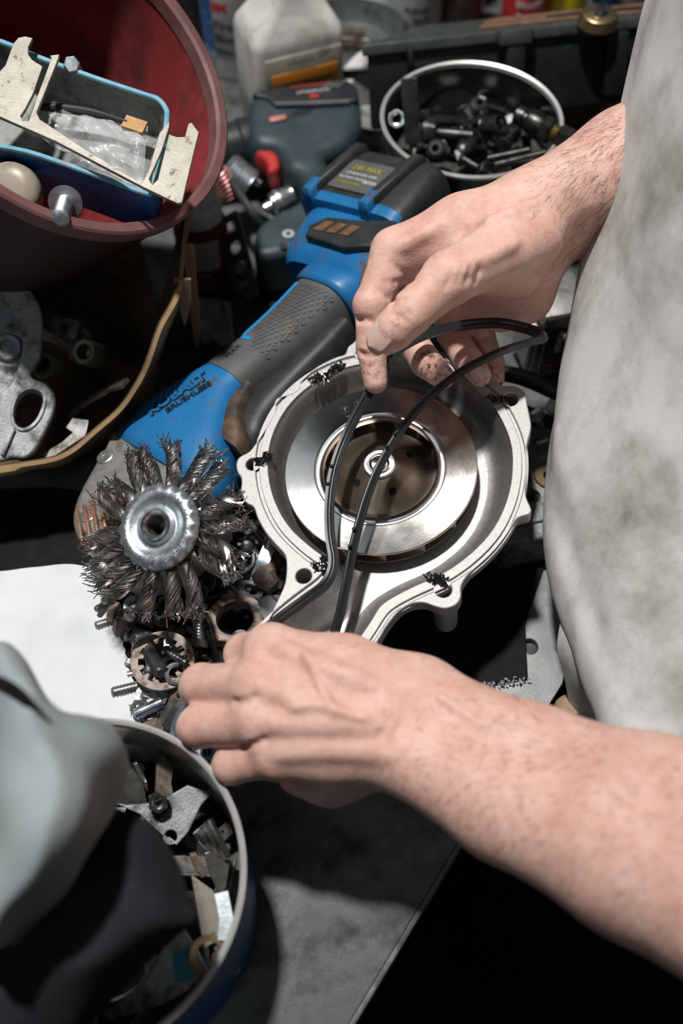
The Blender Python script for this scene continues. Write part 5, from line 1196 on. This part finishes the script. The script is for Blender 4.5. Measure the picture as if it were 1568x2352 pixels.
tag(obj('flat_washer', lathe([(.0042, 0), (.0100, 0), (.0105, .0006), (.0100, .0014), (.0042, .0014), (.0042, 0)], 36), K['brass'], None, T(eh.x, eh.y, .0432)), 'rusty yellow washer over a hole in the engine casting', 'washer')
for (px, py, z, lab, mt) in ((1275, 935, .045, 'pale clip between the two dark hoses', 'white_paint'), (1235, 955, .044, 'bright hex screw between the two dark hoses', 'zinc_bright'), (1285, 945, .042, 'grey hex screw beside the apron above the casting', 'zinc'), (1300, 1010, .046, 'zinc screw by the apron below the dark hoses', 'zinc')):
    b = hexbolt('hex_screw', .003, .016, .0055, .004, K[mt], washer=True); b.matrix_basis = zframe(at(px, py, z), (rnd.gauss(0, .6), rnd.gauss(0, .6), -1)); tag(b, lab, 'screw')
tag(obj('spring_clip', tube([at(1232, 1020, .046), at(1262, 1008, .050), at(1290, 1018, .046), at(1300, 1030, .045)], .0018, 8), K['zinc_bright']), 'curved bright wire clip lying on the engine casting', 'clip')
# steel sheet and black rubber mat beneath
sh = ccw([tuple(at(*p, .004).xy) for p in ((820, 1420), (1150, 1230), (1330, 1330), (1322, 1430), (1292, 1570), (1248, 1640), (1150, 1775), (900, 1700))]); s_ = at(1216, 1484, .004)
sheet = thing('steel_plate', 'pressed steel plate with a round hole beneath arm and apron', 'plate', T(0, 0, 0))
obj('plate', G().add(plate(sh, [circle(.0048, 24, s_.x, s_.y)], .0025, .0006), T(0, 0, .0035)), K['tray_steel'], sheet)
obj('hole_lip', G().add(lathe([(.0047, 0), (.0052, .0008), (.0058, .0006), (.006, 0)], 28), T(s_.x, s_.y, .0036)), K['dark_steel'], sheet)
mt_ = ccw([tuple(at(*p, .007).xy) for p in ((760, 1380), (900, 1180), (1180, 1150), (1262, 1260), (1206, 1430), (1208, 1480), (1212, 1556), (1120, 1572), (960, 1580), (830, 1500))])
tag(obj('rubber_mat', G().add(plate(mt_, [], .003, .0005), T(0, 0, .0072)), K['matt_black']), 'black rubber mat under the housing', 'mat')
g = G()
for i in range(34):
    t = rnd.random(); p = Vector(at(1112 + 98 * t, 1572 - 12 * t, .008)) + Vector((rnd.gauss(0, .0016), rnd.gauss(0, .0010), 0)); a = rnd.uniform(0, 6.3); d = Vector((math.cos(a), math.sin(a), .2)) * rnd.uniform(.0005, .0016)
    g.add(tube([p - d, p + Vector((0, 0, .001)), p + d], [.0002, .0007, .0002], 5))
tag(obj('dried_glue', g, K['label_grey']), 'dried pale glue along the edge of the black mat', 'glue', kind='stuff')
tag(obj('wooden_ball', G().add(lathe([(0, .016), (.006, .0155), (.0085, .013), (.0095, .008), (.008, .002), (.006, 0), (0, 0)], 28), T(*at(1300, 1640, .004))), K['wood']), 'brown wooden knob on the bench edge by the apron flap', 'knob')

om = ccw([tuple(at(*p, .003).xy) for p in ((-260, 1130), (120, 1120), (330, 1150), (420, 1300), (300, 1420), (100, 1400), (-260, 1420))])
tag(obj('shade_sheet', G().add(plate(om, [], .003, .0006), T(0, 0, .0034)), K['matt_black']), 'black sheet standing in for shade between the cardboard box and the paper towel', 'mat')  # thin black sheet added in place of shade on the bare bench

# ---------------------------------------------------------------- paper towel
pp = []; NU, NV = 40, 60
def pz(x, y): return .034 + .006 * noise.noise(Vector((x * 22, y * 22, 4))) + .0022 * noise.noise(Vector((x * 60, y * 60, 9)))
Lf = [(-130, 1352), (-150, 1500), (-170, 1650), (-180, 1830)]; Rt_ = [(222, 1304), (262, 1418), (300, 1552), (324, 1668), (330, 1800)]
lf = spline(Lf, 20); rt_ = spline(Rt_, 15)
for j in range(NV + 1):
    v = j / NV; a = lf[int(v * (len(lf) - 1))]; b = rt_[int(v * (len(rt_) - 1))]; row = []
    for i in range(NU + 1):
        u = i / NU; px = a[0] + (b[0] - a[0]) * u; py = a[1] + (b[1] - a[1]) * u - 26 * math.sin(math.pi * u) * (1 - v)
        if i == NU: px += 4 if j % 2 else 0
        q = at(px, py, .034); z = pz(q.x, q.y) + .014 * max(0, v - .75) * 0 - .010 * max(0, u - .9) * 10 * .5 * max(0, v - .6)
        row.append((q.x, q.y, z))
    pp.append(row)
tag(obj('paper_towel', G().add(loft(pp, closed=False)).add(loft([[(x, y, z - .0004) for x, y, z in r] for r in pp], closed=False)), K['paper'], smooth=70), 'white paper towel with a perforated edge left of the hardware', 'paper towel')

# ---------------------------------------------------------------- tin pot with scrap (lower left)
tc_ = Vector((-.1305, .1097, 0)); tR = .0823
tin = thing('tin_pot', 'shiny round tin with blue outside, holding metal scrap under the grey cloth', 'pot', T(*tc_))
obj('body', lathe([(0, .001), (tR * .9, .001), (tR - .002, .006), (tR - .0012, .098), (tR - .002, .098), (tR - .0028, .007), (tR * .9, .003), (0, .003)], 96), K['pot_steel'], tin)
obj('blue_outside', lathe([(tR * .93, .002), (tR - .0010, .007), (tR - .0006, .092)], 96), K['tray_blue'], tin, label='blue painted outside')
obj('rim', lathe([(tR - .0030, .0965), (tR - .0026, .0995), (tR - .0012, .1005), (tR + .0006, .0995), (tR + .0004, .0965)], 128), K['rim_steel'], tin, label='bright rolled rim')
o = obj('small_scrap', G().add(lathe([(0, .022), (tR - .004, .018)], 40), T(*tc_)), K['swarf']); tag(o, 'dark small scrap at the bottom of the shiny tin', 'scrap', kind='stuff')
def blade(name, label, cat, pts, z, t, n, mat, hole=None, roll=None):
    o_ = Vector(at(*pts[0], z)); nn = Vector(n).normalized(); m = frame(o_, x=Vector((1, 0, 0)) - nn * nn.x, z=nn); mi = m.inverted(); q = []
    for px, py in pts + ([hole[:2]] if hole else []):
        d = at(px, py, 0) - EYE; q.append(tuple((mi @ (EYE + d * ((o_ - EYE).dot(nn) / d.dot(nn)))).xy))
    hl = []
    if hole: h_ = q.pop(); hl = [circle(hole[2], 18, *h_)]
    return tag(obj(name, plate(ccw(q), hl, t, min(.0006, t * .3), 2), K[mat], None, m), label, cat)
blade('steel_scrap', 'tall grey steel blade beside the cloth in the tin', 'blade', [(272, 1742), (290, 1735), (312, 1772), (330, 1800), (340, 1848), (270, 1850)], .062, .003, (.45, -.55, .7), 'grey_steel')
blade('steel_scrap', 'narrow grey blade with a bright end standing in the tin', 'blade', [(362, 1740), (376, 1732), (398, 1770), (394, 1800), (402, 1840), (378, 1850), (358, 1822)], .066, .004, (.4, -.5, .75), 'rusty_steel')
blade('steel_scrap', 'slim bright blade between the two grey blades in the tin', 'blade', [(306, 1757), (314, 1752), (338, 1795), (332, 1800), (322, 1790)], .072, .003, (.3, -.6, .75), 'zinc_bright')
blade('steel_scrap', 'broad dull hooked plate in the middle of the tin', 'plate', [(258, 1842), (290, 1850), (340, 1846), (385, 1830), (430, 1804), (486, 1822), (462, 1850), (432, 1912), (405, 1942), (368, 1915), (320, 1870)], .058, .005, (.1, -.35, .9), 'casting_dull', (392, 1922, .0036))
blade('steel_scrap', 'long grey blade with pointed foot at the right of the tin', 'blade', [(470, 1960), (498, 1950), (528, 1985), (520, 2040), (506, 2060), (488, 2020)], .060, .003, (.4, -.4, .8), 'grey_steel')
blade('steel_scrap', 'rusty edged blade leaning near the tin wall below the forks', 'blade', [(438, 1965), (452, 1962), (476, 2010), (464, 2018), (448, 1995)], .066, .004, (.4, -.5, .75), 'rusty_steel')
blade('steel_scrap', 'curved pale scrap plate beside the dark cloth in the tin', 'plate', [(440, 2010), (490, 2045), (515, 2110), (500, 2160), (470, 2180), (458, 2120)], .056, .004, (.3, -.3, .9), 'bracket_steel')
bp2 = blade('marked_scrap', 'dull steel plate with a blue paint mark low in the tin', 'plate', [(330, 2260), (365, 2190), (420, 2130), (452, 2180), (478, 2230), (440, 2270), (370, 2310), (250, 2345), (235, 2330)], .060, .005, (.05, -.2, 1), 'casting_dull')
mm = Vector(at(424, 2214, .0606)); tag(bp2, bp2['label'], 'plate')
q = frame(mm, x=(1, .2, 0), z=(.05, -.2, 1)); pt_ = obj('blue_paint_mark', plate([(-.0055, -.007), (-.002, -.0085), (.0055, -.006), (.0062, .001), (.003, .0065), (-.0045, .007), (-.0062, .002)], [], .0004, .0001), K['teal'], bp2, bp2.matrix_basis.inverted() @ q @ T(0, 0, .0008), label='blue paint mark')
blade('bright_disc', 'bright white steel piece at the lower edge of the tin', 'scrap', [(225, 2300), (245, 2270), (285, 2232), (335, 2215), (338, 2235), (320, 2265), (285, 2290), (240, 2308)], .070, .004, (-.1, -.1, 1), 'zinc_bright')
for k in range(3):
    a, b_ = Vector(at(452 + k * 13, 1908 - k * 12, .070)), Vector(at(488 + k * 16, 1955 + k * 6, .055))
    tag(obj('spring_clip', tube(spline([a, a.lerp(b_, .5) + Vector((0, 0, .004)), b_], 5), .0026, 10), K['bright_steel']), ['bright bent spring clip, leftmost of three in the tin', 'bright bent spring clip, middle one of three in the tin', 'bright bent spring clip nearest the tin wall'][k], 'clip', 'three bright spring clips in the tin')
tag(obj('hex_nut', ringhex(.0058, .0032, .006), K['bright_steel'], None, zframe(at(362, 1838, .060), (.2, -.5, .8))), 'chrome nut between the blades in the tin', 'nut')
tag(obj('steel_strip', tube([at(508, 2050, .07), at(520, 2110, .068), at(515, 2160, .066)], .0035, sec=[(-1, -.3), (1, -.3), (1, .3), (-1, .3)], up=(0, 0, 1)), K['zinc']), 'pale zinc strip along the right wall of the tin', 'strip')
tag(obj('brass_ring', lathe([(.007, 0), (.0105, 0), (.0105, .003), (.007, .003), (.007, 0)], 28), K['brass'], None, zframe(at(478, 2195, .062), (.3, -.2, .9))), 'tan ring low on the right side of the tin', 'ring')
rg3 = random.Random(9); bb_ = None
for i in range(34):
    a, rr = rg3.uniform(0, 6.28), tR * .86 * math.sqrt(rg3.random()); p = tc_ + Vector((rr * math.cos(a), rr * math.sin(a), .026 + rg3.uniform(0, .016)))
    m = frame(p, x=(rg3.gauss(0, 1), rg3.gauss(0, 1), rg3.gauss(0, .3)), z=(rg3.gauss(0, .6), rg3.gauss(0, .6), 1))
    if bb_ is None:
        bb_ = obj('scrap_strip', plate(rrect(.034, .010, .002), [circle(.0022, 12, .010, 0)], .002, .0004), K['grey_steel'], None, m); tag(bb_, 'small drilled steel strip deep in the tin ' + near_mark(p, TM_), 'strip', 'small strips in the tin ' + near_mark(p, TM_))
    else: dup(bb_, m, 'small drilled steel strip deep in the tin ' + near_mark(p, TM_), 'small strips in the tin ' + near_mark(p, TM_))

# ---------------------------------------------------------------- grey and dark cloth over the tin
def cloth(name, rows_px, mat, parent=None, amp=.004, seed=1, nu=6, thick=.003):
    R_ = [[tuple(at(*p)) for p in r] for r in rows_px]
    R_ = [spline(r, nu) for r in R_]; C_ = [list(c) for c in zip(*R_)]; C_ = [spline(c, nu) for c in C_]; R2 = [list(r) for r in zip(*C_)]
    out = []
    for i, r in enumerate(R2):
        out.append([tuple(Vector(p) + Vector((noise.noise(Vector(p) * 26 + Vector((seed, 0, 0))), noise.noise(Vector(p) * 26 + Vector((0, seed, 5))), noise.noise(Vector(p) * 30 + Vector((0, 0, seed))))) * amp) for p in r])
    low = [[(x, y, z - thick) for x, y, z in r] for r in out]
    g = G().add(loft(out, closed=False)).add(loft(low, closed=False))
    for e_ in (0, -1): g.add(loft([out[e_], low[e_]], closed=False)); g.add(loft([[r[e_] for r in out], [r[e_] for r in low]], closed=False))
    return obj(name, g, K[mat], parent, smooth=80)
jk = thing('grey_jacket', 'grey jacket with dark lining hanging over the shiny tin, lower left', 'jacket', T(0, 0, 0))
cloth('shell', [[(-260, 1500, .10), (-80, 1465, .17), (0, 1478, .20), (55, 1520, .205), (100, 1580, .20), (150, 1622, .195), (210, 1642, .19), (262, 1668, .18), (284, 1700, .17)],
                [(-260, 1560, .12), (-80, 1530, .19), (0, 1535, .222), (60, 1572, .232), (105, 1625, .232), (155, 1668, .230), (212, 1690, .222), (258, 1712, .208), (285, 1735, .185)],
                [(-260, 1750, .14), (-80, 1700, .20), (-10, 1690, .225), (45, 1720, .240), (100, 1750, .250), (150, 1780, .246), (200, 1800, .236), (240, 1815, .218), (262, 1830, .19)],
                [(-260, 1950, .14), (-80, 1880, .20), (-20, 1860, .225), (30, 1870, .245), (80, 1890, .25), (125, 1905, .245), (165, 1920, .236), (200, 1930, .22), (222, 1935, .195)],
                [(-260, 2150, .13), (-80, 2060, .19), (-30, 2030, .215), (10, 2030, .230), (50, 2035, .235), (85, 2040, .228), (110, 2042, .218), (132, 2046, .205), (148, 2050, .185)],
                [(-260, 2330, .10), (-90, 2230, .16), (-60, 2200, .185), (-40, 2190, .20), (-20, 2185, .205), (-8, 2180, .20), (0, 2180, .19), (6, 2180, .18), (12, 2182, .165)]], 'cloth_grey', jk, .006, 2)
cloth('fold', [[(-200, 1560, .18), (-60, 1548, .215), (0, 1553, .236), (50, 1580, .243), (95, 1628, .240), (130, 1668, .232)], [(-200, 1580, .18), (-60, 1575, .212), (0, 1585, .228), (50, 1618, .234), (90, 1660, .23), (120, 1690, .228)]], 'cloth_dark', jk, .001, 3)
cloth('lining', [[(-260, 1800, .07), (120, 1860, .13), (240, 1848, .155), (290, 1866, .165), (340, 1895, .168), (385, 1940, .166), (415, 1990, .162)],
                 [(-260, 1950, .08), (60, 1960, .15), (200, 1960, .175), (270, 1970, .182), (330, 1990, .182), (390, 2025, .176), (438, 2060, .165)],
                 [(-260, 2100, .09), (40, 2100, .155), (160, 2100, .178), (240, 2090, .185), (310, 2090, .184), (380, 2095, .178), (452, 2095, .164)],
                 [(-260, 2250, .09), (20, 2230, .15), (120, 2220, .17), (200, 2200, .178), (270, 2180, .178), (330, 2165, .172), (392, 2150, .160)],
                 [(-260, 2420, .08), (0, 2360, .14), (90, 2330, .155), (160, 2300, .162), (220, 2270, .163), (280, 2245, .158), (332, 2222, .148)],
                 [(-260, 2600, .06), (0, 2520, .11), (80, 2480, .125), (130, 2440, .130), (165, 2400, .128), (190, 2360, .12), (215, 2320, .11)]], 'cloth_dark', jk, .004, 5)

# ---------------------------------------------------------------- loose hardware between wheel, housing and hand
hp_reg = [(255, 1330), (420, 1230), (520, 1160), (600, 1190), (660, 1300), (700, 1420), (640, 1560), (560, 1720), (480, 1770), (330, 1720), (300, 1560)]
def inside(x, y, poly):
    c_ = False; j = len(poly) - 1
    for i in range(len(poly)):
        if (poly[i][1] > y) != (poly[j][1] > y) and x < (poly[j][0] - poly[i][0]) * (y - poly[i][1]) / (poly[j][1] - poly[i][1]) + poly[i][0]: c_ = not c_
        j = i
    return c_
heap_ring = [at(*p, .0) for p in [(215, 1380), (330, 1200), (520, 1130), (640, 1180), (700, 1300), (730, 1430), (690, 1560), (600, 1720), (510, 1790), (340, 1760), (240, 1600)]]
hr = spline([(p.x, p.y) for p in heap_ring], 6, True); hc_ = np.mean(np.array(hr), 0); mound = []
for k in range(15):
    t = 1 - k / 14; row = []
    for x, y in hr:
        X, Y = hc_[0] + (x - hc_[0]) * t, hc_[1] + (y - hc_[1]) * t; ex = min(1, (1 - t) * 5)
        row.append((X, Y, .001 + .023 * ex ** .7 + (.006 * noise.noise(Vector((X * 70, Y * 70, 0))) + .003 * noise.noise(Vector((X * 190, Y * 190, 3)))) * ex))
    mound.append(row)
tag(obj('metal_swarf', loft(mound, True, True), K['swarf'], smooth=0), 'dark greasy swarf and dirt under the loose hardware', 'swarf', kind='stuff')
def put(o, M_, label, cat): o.matrix_basis = M_; return tag(o, label, cat)
put(obj('large_hex_nut', ringhex(.0192, .0127, .0105), K['rusty_steel']), zframe(at(544, 1436, .050), (-.05, .02, 1), .35), 'large rusty hex nut beside the left hand', 'nut')
tw = []
for i in range(12):
    a = 2 * math.pi * i / 12
    for da, r_ in ((-.17, .0117), (-.13, .0149), (.13, .0149), (.17, .0117)): tw.append((r_ * math.cos(a + da), r_ * math.sin(a + da)))
put(obj('tooth_washer', plate(circle(.0198, 60), [tw], .0022, .0004), K['rusty_steel']), zframe(at(373, 1516, .050), (.05, -.02, 1), .1), 'large rusty lock washer with inner teeth by the paper towel', 'washer')
hb_ = lambda *a, **k: hexbolt('hex_bolt', *a, **k)
put(hb_(.0048, .028, .0088, .0062, K['rusty_steel'], plain=.016, mat2=K['rusty_brown']), along(at(612, 1322, .048), at(648, 1272, .036)), 'rusty hex bolt pointing away under the housing neck', 'bolt')
put(hb_(.0050, .022, .0082, .0058, K['grey_steel'], mat2=K['zinc']), along(at(456, 1466, .044), at(463, 1392, .052)), 'zinc hex bolt standing head down left of the large nut', 'bolt')
put(hb_(.0042, .024, .0062, .004, K['dark_steel'], plain=.009), along(at(512, 1528, .042), at(484, 1446, .05)), 'dark hex bolt half under the large rusty nut', 'bolt')
put(hb_(.0050, .026, .0078, .005, K['dark_steel'], washer=True), along(at(338, 1487, .046), at(374, 1552, .055)), 'dark flanged bolt lying inside the lock washer', 'bolt')
sc = bpy.data.objects.new('wood_screw', None); col.objects.link(sc)
obj('shank', thread(.0030, .017, .0026, r_in=.62), K['dark_steel'], sc); obj('head', G().add(lathe([(0, -.002), (.0035, -.002), (.0042, -.0005), (.002, .001)], 20)), K['dark_steel'], sc)
put(sc, along(at(382, 1498, .05), at(428, 1524, .054)), 'coarse dark screw lying inside the lock washer', 'screw')
put(hb_(.0032, .010, .0048, .003, K['grey_steel']), along(at(348, 1520, .046), at(338, 1550, .05)), 'short grey screw at the left inside the lock washer', 'screw')
put(obj('retaining_clip', tube([(.0055 * math.cos(a), .0055 * math.sin(a), 0) for a in np.linspace(.7, 5.4, 24)], .0016, 8), K['zinc_bright']), zframe(at(403, 1547, .052), (.1, -.2, 1), .6), 'shiny open retaining clip on the lock washer', 'clip')
cn_ = obj('cap_nut', G().add(hexprism(.0088, .011, .2)), K['zinc_bright']); put(cn_, zframe(at(612, 1398, .038), (.1, -.35, .9), .3), 'shiny hex cap nut beside the housing neck', 'nut')
def washer(r0, r1, t): return lathe([(r0, 0), (r1 - t * .3, 0), (r1, t * .3), (r1 - t * .2, t), (r0, t), (r0, 0)], 32)
put(obj('flat_washer', washer(.0048, .0088, .0035), K['zinc']), zframe(at(573, 1362, .042), (.35, .3, .85)), 'thick zinc washer leaning above the large nut', 'washer')
put(obj('flat_washer', washer(.0022, .0070, .0016), K['rusty_brown']), zframe(at(415, 1598, .044), (-.45, -.1, .88)), 'brown rusty washer tipped against the left hand', 'washer')
ph = bpy.data.objects.new('cross_head_screw', None); col.objects.link(ph)
obj('head', lathe([(0, .0028), (.003, .0025), (.0052, .001), (.0056, 0), (.0050, -.001), (0, -.001)], 28), K['dark_steel'], ph); obj('recess', G().add(box(.0045, .0011, .0008), T(0, 0, .0026)).add(box(.0011, .0045, .0008), T(0, 0, .0026)), K['ink_dark'], ph); obj('shank', G().add(thread(.0028, .012, .0012), Rx(180)), K['dark_steel'], ph)
put(ph, zframe(at(521, 1364, .044), (-.25, -.3, .9)), 'dark cross head screw above the large rusty nut', 'screw')
put(hb_(.0056, .024, .0085, .004, K['grey_steel'], mat2=K['grey_steel']), along(at(492, 1290, .040), at(566, 1362, .043)), 'fat grey threaded bolt lying above the dark screw head', 'bolt')
rv = bpy.data.objects.new('dome_rivet', None); col.objects.link(rv)
obj('head', lathe([(0, .0026), (.0025, .0022), (.0040, .001), (.0046, 0), (0, 0)], 28), K['zinc'], rv); obj('pin', G().add(lathe([(.0009, 0), (.0008, -.009), (0, -.0095)], 10)), K['zinc'], rv)
put(rv, zframe(at(567, 1256, .046), (.15, -.75, .62)), 'domed rivet with a thin pin above the ring clip', 'rivet')
put(obj('ring_clamp', tube([(.0098 * math.cos(a), .0098 * math.sin(a), 0) for a in np.linspace(.2, 6.0, 40)], .0013, sec=[(-.6, -1.3), (.6, -1.3), (.6, 1.3), (-.6, 1.3)], up=(0, 0, 1)), K['zinc_bright']), zframe(at(548, 1284, .040), (.15, -.25, .95), 2), 'pale zinc ring clamp right of the wire wheel', 'clamp')
fk2 = bpy.data.objects.new('fork_clip', None); col.objects.link(fk2)
obj('arm', tube(spline([at(588, 1335, .040), at(596, 1312, .044), at(606, 1288, .048), at(618, 1258, .050)], 4), .0028, sec=[(-1.5, -.4), (1.5, -.4), (1.5, .4), (-1.5, .4)], up=(0, 0, 1)), K['zinc'], fk2); obj('yoke', G().add(lathe([(.0046, 0), (.0050, .008), (.0042, .008), (.004, 0), (.0046, 0)], 24), along(at(618, 1264, .048), at(625, 1240, .05))), K['zinc_bright'], fk2)
put(fk2, T(0, 0, 0), 'shiny zinc fork clip beside the rusty hex bolt', 'clip')
put(hb_(.0030, .022, .0062, .0035, K['grey_steel'], plain=.006), along(at(617, 1243, .046), at(572, 1200, .040)), 'long grey bolt close to the housing wall', 'bolt')
put(obj('steel_pin', tube([at(312, 1640, .041), at(374, 1612, .044)], .0036, 20), K['bright_steel']), T(0, 0, 0), 'smooth bright steel pin by the perforated paper edge', 'pin')
put(obj('steel_rod', tube([at(396, 1706, .035), at(424, 1612, .050)], .0038, 14), K['zinc']), T(0, 0, 0), 'grey rod leaning beside the fingers of the left hand', 'rod')
put(obj('hex_bit', hexprism(.0055, .018), K['grey_steel']), along(at(378, 1668, .036), at(402, 1625, .046)), 'grey hex bit left of the leaning rod', 'bit')
put(obj('hex_bit', hexprism(.0050, .013), K['rusty_steel']), along(at(330, 1680, .036), at(360, 1668, .042)), 'rusty hex stub near the tin rim', 'bit')
nn_ = obj('lock_nut', ringhex(.0056, .0034, .0055), K['zinc_bright']); obj('nylon_ring', G().add(washer(.0026, .0040, .001), T(0, 0, .0054)), K['cyan_nylon'], nn_, label='blue nylon ring'); put(nn_, zframe(at(476, 1730, .034), (.1, -.2, 1)), 'lock nut with a blue ring by the tin and the hand', 'nut')
# the rest of the heap
kinds = []
kinds.append((hexbolt('hex_bolt', .0033, .020, .0058, .0042, K['grey_steel']), 'small grey hex bolt jumbled in the loose hardware heap', 'bolt', 'small grey bolts in the heap'))
kinds.append((hexbolt('machine_screw', .0026, .022, .0046, .003, K['dark_steel'], pitch=.0015), 'thin dark machine screw jumbled in the loose hardware heap', 'screw', 'thin dark screws in the heap'))
kinds.append((obj('hex_nut', ringhex(.0062, .0034, .005), K['grey_steel']), 'small grey hex nut jumbled in the loose hardware heap', 'nut', 'small grey nuts in the heap'))
kinds.append((obj('flat_washer', washer(.0030, .0068, .0012), K['zinc']), 'small zinc washer jumbled in the loose hardware heap', 'washer', 'small zinc washers in the heap'))
kinds.append((hexbolt('hex_bolt', .0046, .026, .0080, .0055, K['rusty_steel'], mat2=K['grey_steel'], pitch=.0021), 'stout rusty hex bolt jumbled in the loose hardware heap', 'bolt', 'stout rusty bolts in the heap'))
kinds.append((obj('steel_pin', lathe([(0, 0), (.0022, 0), (.0025, .0006), (.0025, .015), (.002, .0155), (0, .0155)], 14), K['zinc_bright']), 'short bright pin jumbled in the loose hardware heap', 'pin', 'short bright pins in the heap'))
for o, lab, cat, grp in kinds: tag(o, lab, cat, grp)
def inside(x, y, poly):
    c_ = False; j = len(poly) - 1
    for i in range(len(poly)):
        if (poly[i][1] > y) != (poly[j][1] > y) and x < (poly[j][0] - poly[i][0]) * (y - poly[i][1]) / (poly[j][1] - poly[i][1]) + poly[i][0]: c_ = not c_
        j = i
    return c_
MARKS = [(380, 1300, 'under the wire wheel'), (590, 1270, 'close to the housing wall'), (500, 1330, 'around the fat threaded bolt'), (545, 1430, 'around the large rusty nut'), (373, 1515, 'around the lock washer'), (330, 1640, 'by the smooth bright pin'), (430, 1400, 'left of the upright zinc bolt'), (480, 1700, 'under the left hand'), (620, 1500, 'under the housing neck'), (270, 1390, 'beside the upper paper edge')]
rh = random.Random(33); first = [True] * len(kinds); n = 0
while n < 190:
    px, py = rh.uniform(240, 720), rh.uniform(1160, 1780)
    if not inside(px, py, hp_reg): continue
    k = rh.choices(range(6), (5, 4, 3, 3, 4, 2))[0]; z = .026 + rh.uniform(0, .010) + (.004 if k in (2, 3) else 0)
    p = at(px, py, z)
    flat = k in (2, 3)
    d = (rh.gauss(0, .4), rh.gauss(0, .4), 1) if flat else (rh.gauss(0, 1), rh.gauss(0, 1), rh.gauss(0, .25))
    m = zframe(p, d, rh.uniform(0, 6)); o, lab, cat, grp = kinds[k]
    near = min(MARKS, key=lambda q: (q[0] - px) ** 2 + (q[1] - py) ** 2)[2]; lab = lab.replace('jumbled in the loose hardware heap', 'in the heap ' + near); grp = grp + ' ' + near
    if first[k]: o.matrix_basis = m; first[k] = False; tag(o, lab, cat, grp)
    else: dup(o, m, lab, grp)
    n += 1
